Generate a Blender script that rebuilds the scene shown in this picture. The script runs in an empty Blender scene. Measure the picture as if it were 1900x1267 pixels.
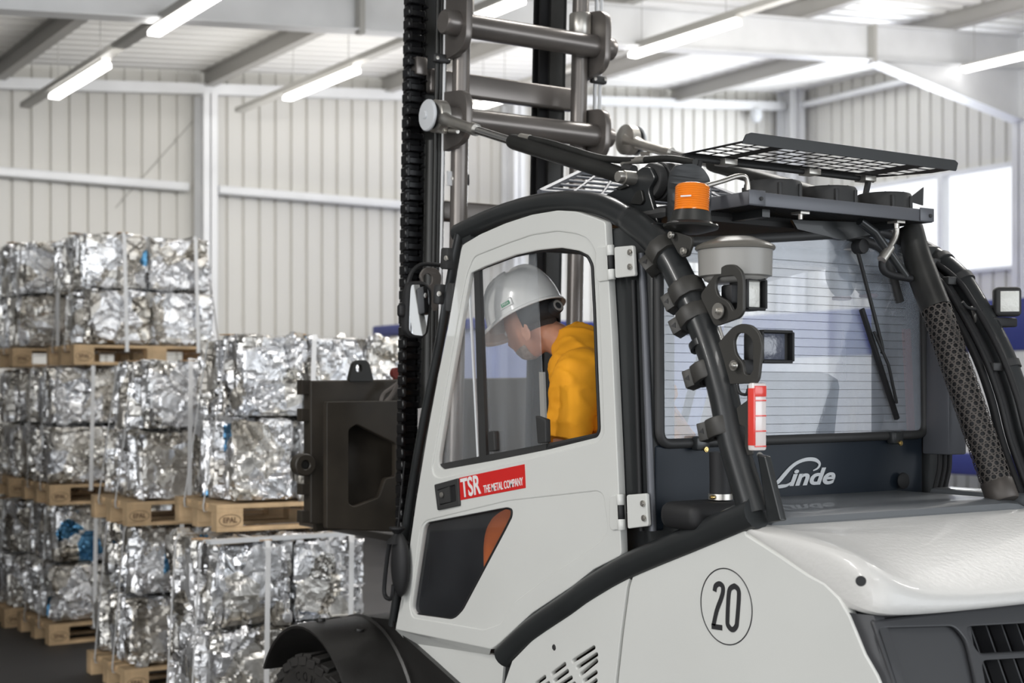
import bpy, bmesh, math, random
from mathutils import Vector, Matrix, noise
R = math.radians
scene = bpy.context.scene
COL = scene.collection
# ------------------------------------------------------------------ camera model
CAMZ, F, CX, CY = 1.78, 2650.0, 950.0, 730.0
YAW = R(33.4); CS, SN = math.cos(YAW), math.sin(YAW)
def P(px, py, X=None, Y=None, Z=None):
    """where a line of sight of the photograph meets one plane of the place"""
    a = (px - CX) / F; b = (CY - py) / F
    dx, dy = CS * a + SN, CS - SN * a
    t = X / dx if X is not None else (Y / dy if Y is not None else (Z - CAMZ) / b)
    return Vector((dx * t, dy * t, CAMZ + b * t))
# ------------------------------------------------------------------ materials
def mat(name, col, rough=.5, metal=0., coat=0., bump=0., bscale=40., var=0., vscale=3., spec=.5, emit=None, estr=0.):
    m = bpy.data.materials.new(name); m.use_nodes = True
    nt = m.node_tree; b = nt.nodes['Principled BSDF']
    b.inputs['Base Color'].default_value = (*col, 1); b.inputs['Roughness'].default_value = rough
    b.inputs['Metallic'].default_value = metal; b.inputs['Coat Weight'].default_value = coat
    b.inputs['Specular IOR Level'].default_value = spec
    if emit: b.inputs['Emission Color'].default_value = (*emit, 1); b.inputs['Emission Strength'].default_value = estr
    tc = nt.nodes.new('ShaderNodeTexCoord')
    if bump:
        n = nt.nodes.new('ShaderNodeTexNoise'); n.inputs['Scale'].default_value = bscale; n.inputs['Detail'].default_value = 4
        nt.links.new(tc.outputs['Object'], n.inputs['Vector'])
        bp = nt.nodes.new('ShaderNodeBump'); bp.inputs['Strength'].default_value = bump; bp.inputs['Distance'].default_value = .02
        nt.links.new(n.outputs['Fac'], bp.inputs['Height']); nt.links.new(bp.outputs['Normal'], b.inputs['Normal'])
    if var:
        n2 = nt.nodes.new('ShaderNodeTexNoise'); n2.inputs['Scale'].default_value = vscale; n2.inputs['Detail'].default_value = 6
        nt.links.new(tc.outputs['Object'], n2.inputs['Vector'])
        rp = nt.nodes.new('ShaderNodeValToRGB')
        rp.color_ramp.elements[0].position = .3; rp.color_ramp.elements[1].position = .7
        rp.color_ramp.elements[0].color = (*[c * (1 - var) for c in col], 1)
        rp.color_ramp.elements[1].color = (*[min(1, c * (1 + var)) for c in col], 1)
        nt.links.new(n2.outputs['Fac'], rp.inputs['Fac']); nt.links.new(rp.outputs['Color'], b.inputs['Base Color'])
        rr = nt.nodes.new('ShaderNodeMapRange'); rr.inputs['To Min'].default_value = max(.05, rough - .08); rr.inputs['To Max'].default_value = min(1, rough + .1)
        nt.links.new(n2.outputs['Fac'], rr.inputs['Value']); nt.links.new(rr.outputs['Result'], b.inputs['Roughness'])
    return m
M = {}
M['white'] = mat('white_paint', (.71, .715, .685), .32, coat=.35, var=.025, vscale=2, bump=.02, bscale=220)
M['whiterear'] = mat('white_paint_orange_peel', (.70, .69, .665), .4, coat=.2, bump=.08, bscale=60)
M['dark'] = mat('charcoal_paint', (.023, .025, .026), .33, coat=.15, var=.15, vscale=5)
M['darkm'] = mat('charcoal_matt', (.036, .036, .036), .55, var=.12, vscale=8)
M['clamp'] = mat('clamp_plastic', (.043, .041, .037), .5)
M['blacksoft'] = mat('black_rubber', (.012, .012, .013), .6)
M['chain'] = mat('chain_black', (.004, .004, .005), .32)
M['mast'] = mat('mast_grey_paint', (.22, .20, .185), .30, metal=.55, var=.12, vscale=4)
M['mastdark'] = mat('mast_dark_steel', (.035, .035, .033), .4, metal=.4, var=.3, vscale=6)
M['steel'] = mat('bare_steel', (.60, .575, .53), .33, metal=.85, var=.12, vscale=12)
M['chrome'] = mat('chrome', (.75, .75, .75), .12, metal=1)
M['carr'] = mat('carriage_paint', (.032, .026, .019), .5, var=.35, vscale=5)
M['blade'] = mat('fork_steel', (.06, .055, .05), .45, metal=.6)
M['hood'] = mat('hood_blue_grey', (.15, .16, .17), .42, coat=.25)
M['panelblue'] = mat('panel_blue_grey', (.012, .018, .027), .42, spec=.3)
M['lug'] = mat('blue_grey_steel', (.125, .13, .145), .42, metal=.2)
M['orangeplastic'] = mat('amber_lens', (.95, .24, .015), .18, coat=.5, bump=.05, bscale=120)
M['greyplastic'] = mat('grey_plastic', (.33, .32, .30), .35)
M['greylid'] = mat('grey_lid', (.16, .15, .13), .3)
M['lens'] = mat('lamp_lens', (.85, .85, .80), .35, coat=.5, bump=.3, bscale=90)
M['lensdark'] = mat('dark_lens', (.11, .12, .16), .1, coat=.8, bump=.15, bscale=60)
M['red'] = mat('red_sticker', (.66, .022, .02), .4)
M['redlens'] = mat('red_lens', (.85, .07, .055), .2, coat=.5)
M['whitelens'] = mat('white_lens', (.85, .78, .76), .2, coat=.5)
M['letter'] = mat('white_lettering', (.85, .85, .84), .45)
M['silverletter'] = mat('silver_lettering', (.58, .60, .62), .4)
M['blackletter'] = mat('black_lettering', (.03, .03, .032), .5)
M['skin'] = mat('skin', (.56, .27, .17), .5, var=.10, vscale=18, bump=.04, bscale=150)
M['beard'] = mat('grey_stubble', (.38, .31, .26), .8, bump=.5, bscale=300, var=.3, vscale=60)
M['hair'] = mat('dark_hair', (.06, .05, .045), .7, bump=.6, bscale=250)
M['shirt'] = mat('orange_tshirt', (1., .41, .012), .8, bump=.06, bscale=30, var=.05, vscale=9)
M['hivis'] = mat('orange_trousers', (.9, .20, .02), .8, var=.1)
M['hat'] = mat('helmet_plastic', (.84, .84, .82), .22, coat=.4)
M['green'] = mat('green_badge', (.05, .30, .15), .5)
M['seat'] = mat('black_seat', (.02, .021, .024), .75, bump=.1, bscale=80)
M['redbelt'] = mat('dark_red_trim', (.19, .028, .022), .5)
M['wood'] = mat('pallet_wood', (.66, .47, .275), .75, var=.28, vscale=7, bump=.1, bscale=60)
M['woodstamp'] = mat('burnt_stamp', (.14, .08, .045), .8)
M['strap'] = mat('white_strap', (.86, .86, .86), .45)
M['card'] = mat('cardboard', (.55, .36, .2), .85, var=.1)
M['sleeve'] = mat('heat_shield_steel', (.085, .074, .066), .45, metal=.3)
M['wleft'] = mat('dark_concrete_wall', (.07, .062, .055), .8, var=.2)
M['bezel'] = mat('grille_plastic', (.05, .051, .055), .45)
M['clad'] = mat('wall_cladding', (.66, .645, .605), .5, var=.03, vscale=.7)
M['roof'] = mat('roof_deck', (.83, .82, .79), .45, var=.03, vscale=.5)
M['galv'] = mat('galvanised', (.78, .785, .79), .45, metal=.1, var=.06, vscale=2)
M['purlin'] = mat('purlin_steel', (.44, .43, .41), .5, metal=.2)
M['conc'] = mat('concrete_floor', (.055, .052, .05), .6, var=.25, vscale=1.2, bump=.05, bscale=20)
M['tubel'] = mat('led_diffuser', (.95, .96, 1), .4, emit=(1, .98, .96), estr=3.2)
M['trunk'] = mat('light_trunking', (.46, .45, .42), .5)
M['blue'] = mat('blue_tarpaulin', (.035, .05, .24), .5)
M['tarp'] = mat('white_tarpaulin', (.72, .74, .76), .5, var=.03)
M['lilac'] = mat('pale_blue_sheet', (.36, .41, .62), .5, var=.04)
M['mirror'] = mat('mirror_glass', (.85, .87, .9), .03, metal=1)
M['brass'] = mat('brass', (.7, .5, .2), .3, metal=1)
M['tyre'] = mat('tyre_rubber', (.022, .020, .018), .75, var=.25, vscale=14)
M['fender'] = mat('fender_plastic', (.020, .019, .018), .38, var=.3, vscale=6, bump=.06, bscale=160)
def glass(name, dust_sheen, tint=(1, 1, 1), dcol=(.75, .8, .86), streak=False, gl=.0):
    m = bpy.data.materials.new(name); m.use_nodes = True; nt = m.node_tree
    for n in list(nt.nodes): nt.nodes.remove(n)
    N = nt.nodes.new; L = nt.links.new
    out = N('ShaderNodeOutputMaterial'); tr = N('ShaderNodeBsdfTransparent'); tr.inputs[0].default_value = (*tint, 1)
    df = N('ShaderNodeBsdfDiffuse'); df.inputs[0].default_value = (*dcol, 1)
    gl_ = N('ShaderNodeBsdfGlossy'); gl_.inputs['Roughness'].default_value = .02
    tc = N('ShaderNodeTexCoord'); mp = N('ShaderNodeMapping'); no = N('ShaderNodeTexNoise'); no.inputs['Detail'].default_value = 6
    mp.inputs['Scale'].default_value = (9, 9, 1.6) if streak else (3, 3, 3)
    L(tc.outputs['Object'], mp.inputs[0]); L(mp.outputs[0], no.inputs['Vector']); no.inputs['Scale'].default_value = 1.5
    mr = N('ShaderNodeMapRange'); mr.inputs['From Min'].default_value = .3; mr.inputs['From Max'].default_value = .75
    mr.inputs['To Min'].default_value = dust_sheen * .6; mr.inputs['To Max'].default_value = dust_sheen * 1.35
    L(no.outputs['Fac'], mr.inputs['Value'])
    m1 = N('ShaderNodeMixShader'); L(mr.outputs['Result'], m1.inputs[0]); L(tr.outputs[0], m1.inputs[1]); L(df.outputs[0], m1.inputs[2])
    fr0 = N('ShaderNodeFresnel'); fr0.inputs['IOR'].default_value = 1.5; ge = N('ShaderNodeNewGeometry'); iv = N('ShaderNodeMath'); iv.operation = 'SUBTRACT'; iv.inputs[0].default_value = 1; L(ge.outputs['Backfacing'], iv.inputs[1]); fr = N('ShaderNodeMath'); fr.operation = 'MULTIPLY'; L(fr0.outputs[0], fr.inputs[0]); L(iv.outputs[0], fr.inputs[1])
    ad = N('ShaderNodeMath'); ad.operation = 'ADD'; ad.inputs[1].default_value = gl; ad.use_clamp = True; L(fr.outputs[0], ad.inputs[0])
    m2 = N('ShaderNodeMixShader'); L(ad.outputs[0], m2.inputs[0]); L(m1.outputs[0], m2.inputs[1]); L(gl_.outputs[0], m2.inputs[2])
    L(m2.outputs[0], out.inputs['Surface']); return m
M['glass'] = glass('door_glass', .09, dcol=(.7, .74, .78), streak=True)
M['glasslow'] = glass('tinted_glass', .02, tint=(.88, .88, .9))
M['glassrear'] = glass('dusty_sheen_rear_glass', .24, dcol=(.72, .79, .90), streak=True, gl=.03)  # pale blue film: dusty glass plus the bright gate's reflection put into colour
M['glassclear'] = glass('clear_glass', .02)
def bale_mat():
    m = bpy.data.materials.new('crushed_aluminium'); m.use_nodes = True; nt = m.node_tree; b = nt.nodes['Principled BSDF']
    N = nt.nodes.new; L = nt.links.new
    tc = N('ShaderNodeTexCoord'); oi = N('ShaderNodeObjectInfo')
    off = N('ShaderNodeVectorMath'); off.operation = 'SCALE'; off.inputs[3].default_value = 37.
    cmb = N('ShaderNodeCombineXYZ'); L(oi.outputs['Random'], cmb.inputs[0]); L(oi.outputs['Random'], cmb.inputs[1])
    L(cmb.outputs[0], off.inputs[0])
    add = N('ShaderNodeVectorMath'); L(tc.outputs['Object'], add.inputs[0]); L(off.outputs[0], add.inputs[1])
    v = N('ShaderNodeTexVoronoi'); v.inputs['Scale'].default_value = 6.5; L(add.outputs[0], v.inputs['Vector'])
    sep = N('ShaderNodeSeparateColor'); L(v.outputs['Color'], sep.inputs[0])
    rp = N('ShaderNodeValToRGB'); rp.color_ramp.interpolation = 'CONSTANT'
    els = [(0, (.86, .86, .87)), (.32, (.66, .63, .58)), (.48, (.92, .93, .95)), (.68, (.48, .45, .40)), (.78, (.82, .80, .76)), (.955, (.10, .27, .46)), (.975, (.84, .86, .90))]
    cr = rp.color_ramp
    cr.elements[0].position, cr.elements[0].color = els[0][0], (*els[0][1], 1)
    cr.elements[1].position, cr.elements[1].color = els[1][0], (*els[1][1], 1)
    for p_, c_ in els[2:]:
        e = cr.elements.new(p_); e.color = (*c_, 1)
    L(sep.outputs[0], rp.inputs[0]); L(rp.outputs[0], b.inputs['Base Color'])
    mr = N('ShaderNodeMapRange'); mr.inputs['To Min'].default_value = .6; mr.inputs['To Max'].default_value = 1.0
    L(sep.outputs[1], mr.inputs['Value']); L(mr.outputs[0], b.inputs['Metallic'])
    r2 = N('ShaderNodeMapRange'); r2.inputs['To Min'].default_value = .2; r2.inputs['To Max'].default_value = .42
    L(sep.outputs[2], r2.inputs['Value']); L(r2.outputs[0], b.inputs['Roughness'])
    n = N('ShaderNodeTexNoise'); n.inputs['Scale'].default_value = 9; n.inputs['Detail'].default_value = 5; n.inputs['Distortion'].default_value = 1.6
    L(add.outputs[0], n.inputs['Vector'])
    bp = N('ShaderNodeBump'); bp.inputs['Strength'].default_value = .6; bp.inputs['Distance'].default_value = .03
    L(n.outputs['Fac'], bp.inputs['Height']); L(bp.outputs[0], b.inputs['Normal'])
    return m
M['bale'] = bale_mat()
# ------------------------------------------------------------------ object helpers
def wl(o):
    v = Vector((0, 0, 0))
    while o: v += o.location; o = o.parent
    return v
def link(name, me, m, parent=None, label=None, smooth=True):
    if m is not None and not len(me.materials): me.materials.append(m)
    o = bpy.data.objects.new(name, me); COL.objects.link(o)
    if smooth: me.set_sharp_from_angle(angle=R(38)); 
    if parent is not None:
        o.parent = parent; o.location = -wl(parent)
    if label: o['label'] = label
    return o
def obj(name, bm, m, parent=None, label=None, smooth=True):
    bmesh.ops.recalc_face_normals(bm, faces=bm.faces)
    me = bpy.data.meshes.new(name); bm.to_mesh(me); bm.free()
    for p in me.polygons: p.use_smooth = smooth
    return link(name, me, m, parent, label, smooth)
def tag(o, label, cat, group=None):
    o['label'] = label; o['category'] = cat
    if group: o['group'] = group
    return o
def thing(name, label, cat, loc=(0, 0, 0), group=None):
    o = bpy.data.objects.new(name, None); COL.objects.link(o); o.location = loc; o.empty_display_size = .1
    return tag(o, label, cat, group)
def struct(o): o['kind'] = 'structure'; return o
NB = bmesh.new
def bx(bm, c, s, rot=None, bev=0., seg=2):
    r = bmesh.ops.create_cube(bm, size=1); vs = r['verts']
    mtx = Matrix.Translation(Vector(c)) @ (rot.to_4x4() if rot else Matrix.Identity(4)) @ Matrix.Diagonal((*s, 1))
    bmesh.ops.transform(bm, matrix=mtx, verts=vs)
    if bev:
        es = list({e for v in vs for e in v.link_edges})
        bmesh.ops.bevel(bm, geom=es, offset=bev, segments=seg, affect='EDGES', profile=.5)
    return bm
def b2(bm, lo, hi, bev=0.):
    lo = Vector(lo); hi = Vector(hi); return bx(bm, (lo + hi) / 2, hi - lo, None, bev)
def smoothpath(pts, n=6):
    pts = [Vector(p) for p in pts]; out = []
    for i in range(len(pts) - 1):
        p0 = pts[max(0, i - 1)]; p1 = pts[i]; p2 = pts[i + 1]; p3 = pts[min(len(pts) - 1, i + 2)]
        for k in range(n):
            t = k / n
            out.append(.5 * ((2 * p1) + (p2 - p0) * t + (2 * p0 - 5 * p1 + 4 * p2 - p3) * t * t + (3 * p1 - p0 - 3 * p2 + p3) * t ** 3))
    out.append(pts[-1]); return out
def tube(bm, pts, r, n=14, closed=False, caps=True, section=None):
    pts = [Vector(p) for p in pts]; k = len(pts)
    rs = r if isinstance(r, (list, tuple)) else [r] * k
    T = []
    for i in range(k):
        if closed: t = pts[(i + 1) % k] - pts[i - 1]
        else: t = pts[min(k - 1, i + 1)] - pts[max(0, i - 1)]
        T.append(t.normalized())
    up = Vector((0, 0, 1)) if abs(T[0].z) < .9 else Vector((1, 0, 0))
    nrm = (up - T[0] * up.dot(T[0])).normalized(); rings = []
    for i in range(k):
        nrm = (nrm - T[i] * nrm.dot(T[i])).normalized(); bn = T[i].cross(nrm)
        if section: ring = [bm.verts.new(pts[i] + nrm * a + bn * b) for a, b in section]
        else: ring = [bm.verts.new(pts[i] + (nrm * math.cos(2 * math.pi * j / n) + bn * math.sin(2 * math.pi * j / n)) * rs[i]) for j in range(n)]
        rings.append(ring)
    m = len(rings[0])
    for i in range(k if closed else k - 1):
        A, B = rings[i], rings[(i + 1) % k]
        for j in range(m): bm.faces.new((A[j], A[(j + 1) % m], B[(j + 1) % m], B[j]))
    if caps and not closed:
        bm.faces.new(rings[0]); bm.faces.new(rings[-1])
    return bm
def lathe(bm, prof, c, axis, n=28, flat=None):
    axis = Vector(axis).normalized(); c = Vector(c)
    u = axis.orthogonal().normalized(); v = axis.cross(u); rings = []
    for r_, h in prof:
        if r_ < 1e-6: rings.append([bm.verts.new(c + axis * h)])
        else: rings.append([bm.verts.new(c + axis * h + (u * math.cos(2 * math.pi * j / n) + v * math.sin(2 * math.pi * j / n)) * r_) for j in range(n)])
    for A, B in zip(rings, rings[1:]):
        for j in range(n):
            if len(A) == 1 and len(B) == 1: continue
            if len(A) == 1: bm.faces.new((A[0], B[j], B[(j + 1) % n]))
            elif len(B) == 1: bm.faces.new((A[j], A[(j + 1) % n], B[0]))
            else: bm.faces.new((A[j], A[(j + 1) % n], B[(j + 1) % n], B[j]))
    return bm
def cyl(bm, a, b, r, n=20):
    a = Vector(a); b = Vector(b); h = (b - a).length
    return lathe(bm, [(0, 0), (r * .93, 0), (r, min(r * .1, h * .2)), (r, h - min(r * .1, h * .2)), (r * .93, h), (0, h)], a, b - a, n)
def loft(bm, rows, closed=False):
    V = [[bm.verts.new(p) for p in r] for r in rows]
    for A, B in zip(V, V[1:]):
        m = len(A)
        for j in range(m if closed else m - 1): bm.faces.new((A[j], A[(j + 1) % m], B[(j + 1) % m], B[j]))
    return V
# flat plates with holes; frames: side plates (u=-Y, v=Z, out=-X), rear plates (u=X, v=Z, out=-Y)
def XF(X): return Matrix(((0, 0, -1, X), (-1, 0, 0, 0), (0, 1, 0, 0), (0, 0, 0, 1)))
def YF(Y): return Matrix(((1, 0, 0, 0), (0, 0, -1, Y), (0, 1, 0, 0), (0, 0, 0, 1)))
def ZF(Z): return Matrix(((1, 0, 0, 0), (0, 1, 0, 0), (0, 0, 1, Z), (0, 0, 0, 1)))
def sx(pts, X): return [(-p.y, p.z) for p in (P(a, b, X=X) for a, b in pts)]
def sy(pts, Y): return [(p.x, p.z) for p in (P(a, b, Y=Y) for a, b in pts)]
def rnd(pts, r, n=5):
    out = []; k = len(pts); pts = [Vector(p) for p in pts]
    for i in range(k):
        p = pts[i]; a = pts[i - 1] - p; b = pts[(i + 1) % k] - p
        rr = r[i] if isinstance(r, (list, tuple)) else r
        d = min(rr, a.length * .45, b.length * .45)
        p1 = p + a.normalized() * d; p2 = p + b.normalized() * d
        for j in range(n + 1):
            t = j / n; out.append(tuple(p1 * (1 - t) ** 2 + p * 2 * t * (1 - t) + p2 * t * t))
    return out
def curve_mesh(cu, mtx):
    o = bpy.data.objects.new('tmp', cu); COL.objects.link(o)
    dg = bpy.context.evaluated_depsgraph_get(); dg.update()
    me = bpy.data.meshes.new_from_object(o.evaluated_get(dg)); bpy.data.objects.remove(o); bpy.data.curves.remove(cu)
    me.transform(mtx); return me
def plate_me(outline, holes, mtx, th, bev=0.):
    """front face lies in the plane, thickness goes behind it"""
    cu = bpy.data.curves.new('p', 'CURVE'); cu.dimensions = '2D'; cu.fill_mode = 'BOTH'
    cu.extrude = max(1e-4, th / 2 - bev); cu.bevel_depth = bev; cu.bevel_resolution = 1; cu.offset = -bev
    for poly in [outline] + list(holes):
        s = cu.splines.new('POLY'); s.points.add(len(poly) - 1); s.use_cyclic_u = True
        for q, p in zip(s.points, poly): q.co = (p[0], p[1], 0, 1)
    return curve_mesh(cu, mtx @ Matrix.Translation((0, 0, -th / 2)))
def plate(name, outline, holes, mtx, th, m, parent, bev=0., label=None):
    me = plate_me(outline, holes, mtx, th, bev)
    me.name = name
    return link(name, me, m, parent, label)
def text_me(body, size, mtx, ex=.0012, shear=0., sxx=1., bold=0., align='CENTER', space=1.):
    cu = bpy.data.curves.new('t', 'FONT'); cu.body = body; cu.size = size; cu.extrude = ex; cu.shear = shear; cu.offset = bold
    cu.align_x = align; cu.align_y = 'CENTER'; cu.space_character = space
    return curve_mesh(cu, mtx @ Matrix.Diagonal((sxx, 1, 1, 1)))
def circ(c, r, n=28, ry=None): return [(c[0] + r * math.cos(2 * math.pi * i / n), c[1] + (ry or r) * math.sin(2 * math.pi * i / n)) for i in range(n)]
def slot(a, b, w, n=5):
    a = Vector(a); b = Vector(b); d = (b - a).normalized(); q = Vector((-d.y, d.x)); out = []
    for c, s in ((a, 1), (b, -1)):
        for i in range(n + 1):
            t = math.pi * i / n
            out.append(tuple(c + (q * math.cos(t) - d * math.sin(t)) * s * w / 2))
    return out
def mesh_apply(o):
    dg = bpy.context.evaluated_depsgraph_get(); dg.update()
    me = bpy.data.meshes.new_from_object(o.evaluated_get(dg)); bpy.data.objects.remove(o); return me
# ================================================================== HALL
XR, YB = 15.7, 16.0
def zroof(x): return 5.0 + .088 * x
def clad_profile(L, pitch=.207):
    """points (along, depth): wide pans with a narrow rib set back"""
    out = [(0, 0)]; s = 0
    while s < L:
        for d, q in ((.150, 0), (.160, .035), (.190, .035), (.200, 0)): out.append((min(s + d, L), q))
        s += pitch
    return out
bm = NB(); b2(bm, (-9, -14, -.2), (XR + .3, YB + .3, 0)); struct(obj('floor', bm, M['conc'], smooth=False))
# back wall
bm = NB(); pr = clad_profile(XR + 9)
loft(bm, [[(-9 + s, YB + q, z) for s, q in pr] for z in (0, 7)])
struct(obj('wall_back', bm, M['clad'], smooth=False))
# right wall with a window band
WY0, WY1, WZ0, WZ1 = P(1888, 400, X=XR).y, 15.3, P(1887, 492, X=XR).z, P(1887, 306, X=XR).z
bm = NB()
def ystrip(y0, y1, z0, z1):
    pr = clad_profile(y1 - y0)
    loft(bm, [[(XR + q, y0 + s, z) for s, q in pr] for z in (z0, z1)])
ystrip(-5, WY0, 0, 7); ystrip(WY0, WY1, 0, WZ0); ystrip(WY0, WY1, WZ1, 7); ystrip(WY1, YB, 0, 7)
struct(obj('wall_right', bm, M['clad'], smooth=False))
bm = NB(); b2(bm, (-9.2, 4, 0), (-9, YB, 5)); b2(bm, (-9.2, -5, 4.3), (-9, 4, 5)); struct(obj('wall_left', bm, M['wleft'], smooth=False))
bm = NB(); GX0, GX1, GZ1, YF0 = -8.2, 12.2, 4.3, -5.0                     # gate wall behind the camera
b2(bm, (-9.2, YF0 - .2, 0), (GX0, YF0, 7)); b2(bm, (GX1, YF0 - .2, 0), (XR + .2, YF0, 7)); b2(bm, (GX0, YF0 - .2, GZ1), (GX1, YF0, 7)); struct(obj('wall_front', bm, M['clad'], smooth=False))
bm = NB(); b2(bm, (.75, 8.6, 0), (1.05, YB, 2.1)); struct(obj('wall_shade', bm, M['wleft'], smooth=False))  # unseen wall added to darken the floor and bales on the left
w = NB(); fr = .05
b2(w, (XR - .05, WY0, WZ0 - fr), (XR + .1, WY1, WZ0)); b2(w, (XR - .05, WY0, WZ1), (XR + .1, WY1, WZ1 + fr))
ys = [WY0, P(1748, 400, X=XR).y, WY1]
for y in ys: b2(w, (XR - .05, y - .045, WZ0), (XR + .1, y + .045, WZ1))
wf = struct(obj('window_1', w, M['galv'], smooth=False))
for a, b in zip(ys, ys[1:]):
    g = NB(); b2(g, (XR + .02, a + .045, WZ0), (XR + .028, b - .045, WZ1)); obj('pane', g, M['glassclear'], wf)
# roof deck: ribs run across, purlins run away from the gate
bm = NB(); pr = []
y = -5.
while y < YB:
    for d, q in ((0, 0), (.14, 0), (.165, .04), (.225, .04)): pr.append((y + d, q))
    y += .25
loft(bm, [[(x, yy, zroof(x) + q) for yy, q in pr] for x in (-9, XR + .2)])
struct(obj('ceiling', bm, M['roof'], smooth=False))
def beam(name, a, b, w_, h, m, label, tf=.012, up=(0, 0, 1)):
    """I section between two points of the top line"""
    a = Vector(a); b = Vector(b); d = (b - a).normalized(); s = d.cross(Vector(up)).normalized(); u = s.cross(d).normalized()
    bm = NB(); c = (a + b) / 2; L = (b - a).length
    rot = Matrix((d, s, u)).transposed()
    bx(bm, c - u * tf / 2, (L, w_, tf), rot); bx(bm, c - u * (h - tf / 2), (L, w_, tf), rot); bx(bm, c - u * h / 2, (L, tf, h - 2 * tf), rot)
    return obj(name, bm, m, smooth=False)
for i in range(-4, 5):
    x = 6.2 + 2.36 * i
    if x > 15.5: continue
    zt = zroof(x)
    struct(beam('trim_%d' % (20 + i), (x, -4.9, zt), (x, YB - .05, zt), .11, .2, M['purlin'], ''))
b0 = beam('trim_1', (-9, 11.03, zroof(-9) - .2), (15.3, 11.03, zroof(15.3) - .2), .2, .4, M['galv'], '', tf=.016); struct(b0)
b1 = beam('trim_2', (-9, 4.2, zroof(-9) - .2), (15.3, 4.2, zroof(15.3) - .2), .2, .4, M['galv'], '', tf=.016); struct(b1)
for x, y0 in ((12.0, 11.03), (5.67, 11.03)):                       # web stiffeners and hangers
    bm = NB(); bx(bm, (x, y0 - .06, zroof(x) - .42), (.05, .09, .42)); struct(obj('trim_3', bm, M['trunk'], smooth=False))
hx0 = P(1614, 107, Y=11.03).x                                     # haunch under the rafter end
bm = NB(); zb = lambda x: zroof(x) - .6
pts = [(hx0, zb(hx0)), (14.6, zb(14.6)), (14.6, zb(14.6) - .62)]
for s in (-.006, .006):
    pass
v = [[bm.verts.new((x, 11.03 + s, z)) for x, z in pts] for s in (-.008, .008)]
bm.faces.new(v[0]); bm.faces.new(v[1][::-1])
for j in range(3): bm.faces.new((v[0][j], v[0][(j + 1) % 3], v[1][(j + 1) % 3], v[1][j]))
tube(bm, [(hx0, 11.03, zb(hx0)), (14.6, 11.03, zb(14.6) - .62)], 1, section=[(-.01, -.1), (-.01, .1), (.01, .1), (.01, -.1)])
struct(obj('trim_4', bm, M['galv'], smooth=False))
def column(name, x, y, h, w_=.2, d_=.3, alongx=False):
    bm = NB(); t = .014
    if alongx: w_, d_ = d_, w_
    if not alongx:
        b2(bm, (x - w_ / 2, y - d_ / 2, 0), (x + w_ / 2, y - d_ / 2 + t, h)); b2(bm, (x - w_ / 2, y + d_ / 2 - t, 0), (x + w_ / 2, y + d_ / 2, h)); b2(bm, (x - t / 2, y - d_ / 2, 0), (x + t / 2, y + d_ / 2, h))
    else:
        b2(bm, (x - w_ / 2, y - d_ / 2, 0), (x - w_ / 2 + t, y + d_ / 2, h)); b2(bm, (x + w_ / 2 - t, y - d_ / 2, 0), (x + w_ / 2, y + d_ / 2, h)); b2(bm, (x - w_ / 2, y - t / 2, 0), (x + w_ / 2, y + t / 2, h))
    return struct(obj(name, bm, M['galv'], smooth=False))
xc1, xc2 = P(388, 300, Y=YB - .3).x, P(960, 300, Y=YB - .3).x
for k, x in enumerate((xc1, xc2, xc1 - 4.4, xc1 - 8.8)): column('trim_%d' % (5 + k), x, YB - .2, zroof(x) - .3, .17, .3)
column('trim_9', XR - .25, YB - .25, zroof(XR), .3, .3)
column('trim_10', 14.85, 11.03, zroof(15) - .2, .2, .5, True); column('trim_11', 14.85, 4.2, zroof(15) - .2, .2, .5, True)
gz = P(180, 333, Y=YB - .12).z
xs = [-9, xc1 - 8.8, xc1 - 4.4, xc1, xc2, XR - .4]
for k, (a, b) in enumerate(zip(xs, xs[1:])):                      # girts
    bm = NB(); b2(bm, (a + .18, YB - .16, gz - .05), (b - .18, YB - .02, gz + .05), .012); struct(obj('trim_%d' % (12 + k), bm, M['galv']))
bm = NB()
tube(bm, [(-9, YB - .15, 5.0 - .33 - .79 + .47), (XR - .3, YB - .15, zroof(XR) - .2 - .02)], .055)
bm.free()
za, zb_ = P(0, 156, Y=YB - .15), P(1468, 200, Y=YB - .15)
sl = (zb_.z - za.z) / (zb_.x - za.x)
bm = NB(); tube(bm, [(-9, YB - .15, za.z - sl * (za.x + 9)), (XR - .3, YB - .15, zb_.z)], .06, section=[(-.06, -.06), (-.06, .06), (.06, .06), (.06, -.06)]); struct(obj('trim_18', bm, M['galv'], smooth=False))
bm = NB(); tube(bm, [(XR - .15, 11.4, zb_.z), (XR - .15, YB - .3, zb_.z)], .05); struct(obj('trim_19', bm, M['galv']))
bm = NB(); tube(bm, [P(358, 225, Y=YB - .008), P(215, 385, Y=YB - .008)], .007, 6); tag(obj('bracing_rod', bm, M['trunk']), 'thin diagonal bracing rod across the cladding left of the white wall column', 'rod')
# ------------------------------------------------------------------ strip lights in rows along the hall
def row(k): Z = 2.56 / (1 - .088 * k); return k * Z, Z
def strip_light(k, y0, y1, label, tl=.25, th=1.2):
    x, Z = row(k); z = CAMZ + Z; y0 *= Z; y1 *= Z
    t = thing('strip_light', label, 'light', (x, y0, z), 'strip lights under the roof')
    bm = NB(); tube(bm, [(x, y1, z), (x, y0, z)], .045, section=[(-.02, -.05), (.012, -.05), (.035, -.03), (.035, .03), (.012, .05), (-.02, .05)]); obj('diffuser', bm, M['tubel'], t, smooth=False)
    bm = NB(); b2(bm, (x - .04, y0 - .02, z + .036), (x + .04, y1 + .02, z + .06)); obj('housing', bm, M['trunk'], t, smooth=False)
    for y in (y0 + .15, y1 - .15):
        bm = NB(); tube(bm, [(x, y, z + .08), (x, y, zroof(x) - .05)], .004, 6); obj('hanger_wire', bm, M['purlin'], t)
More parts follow.
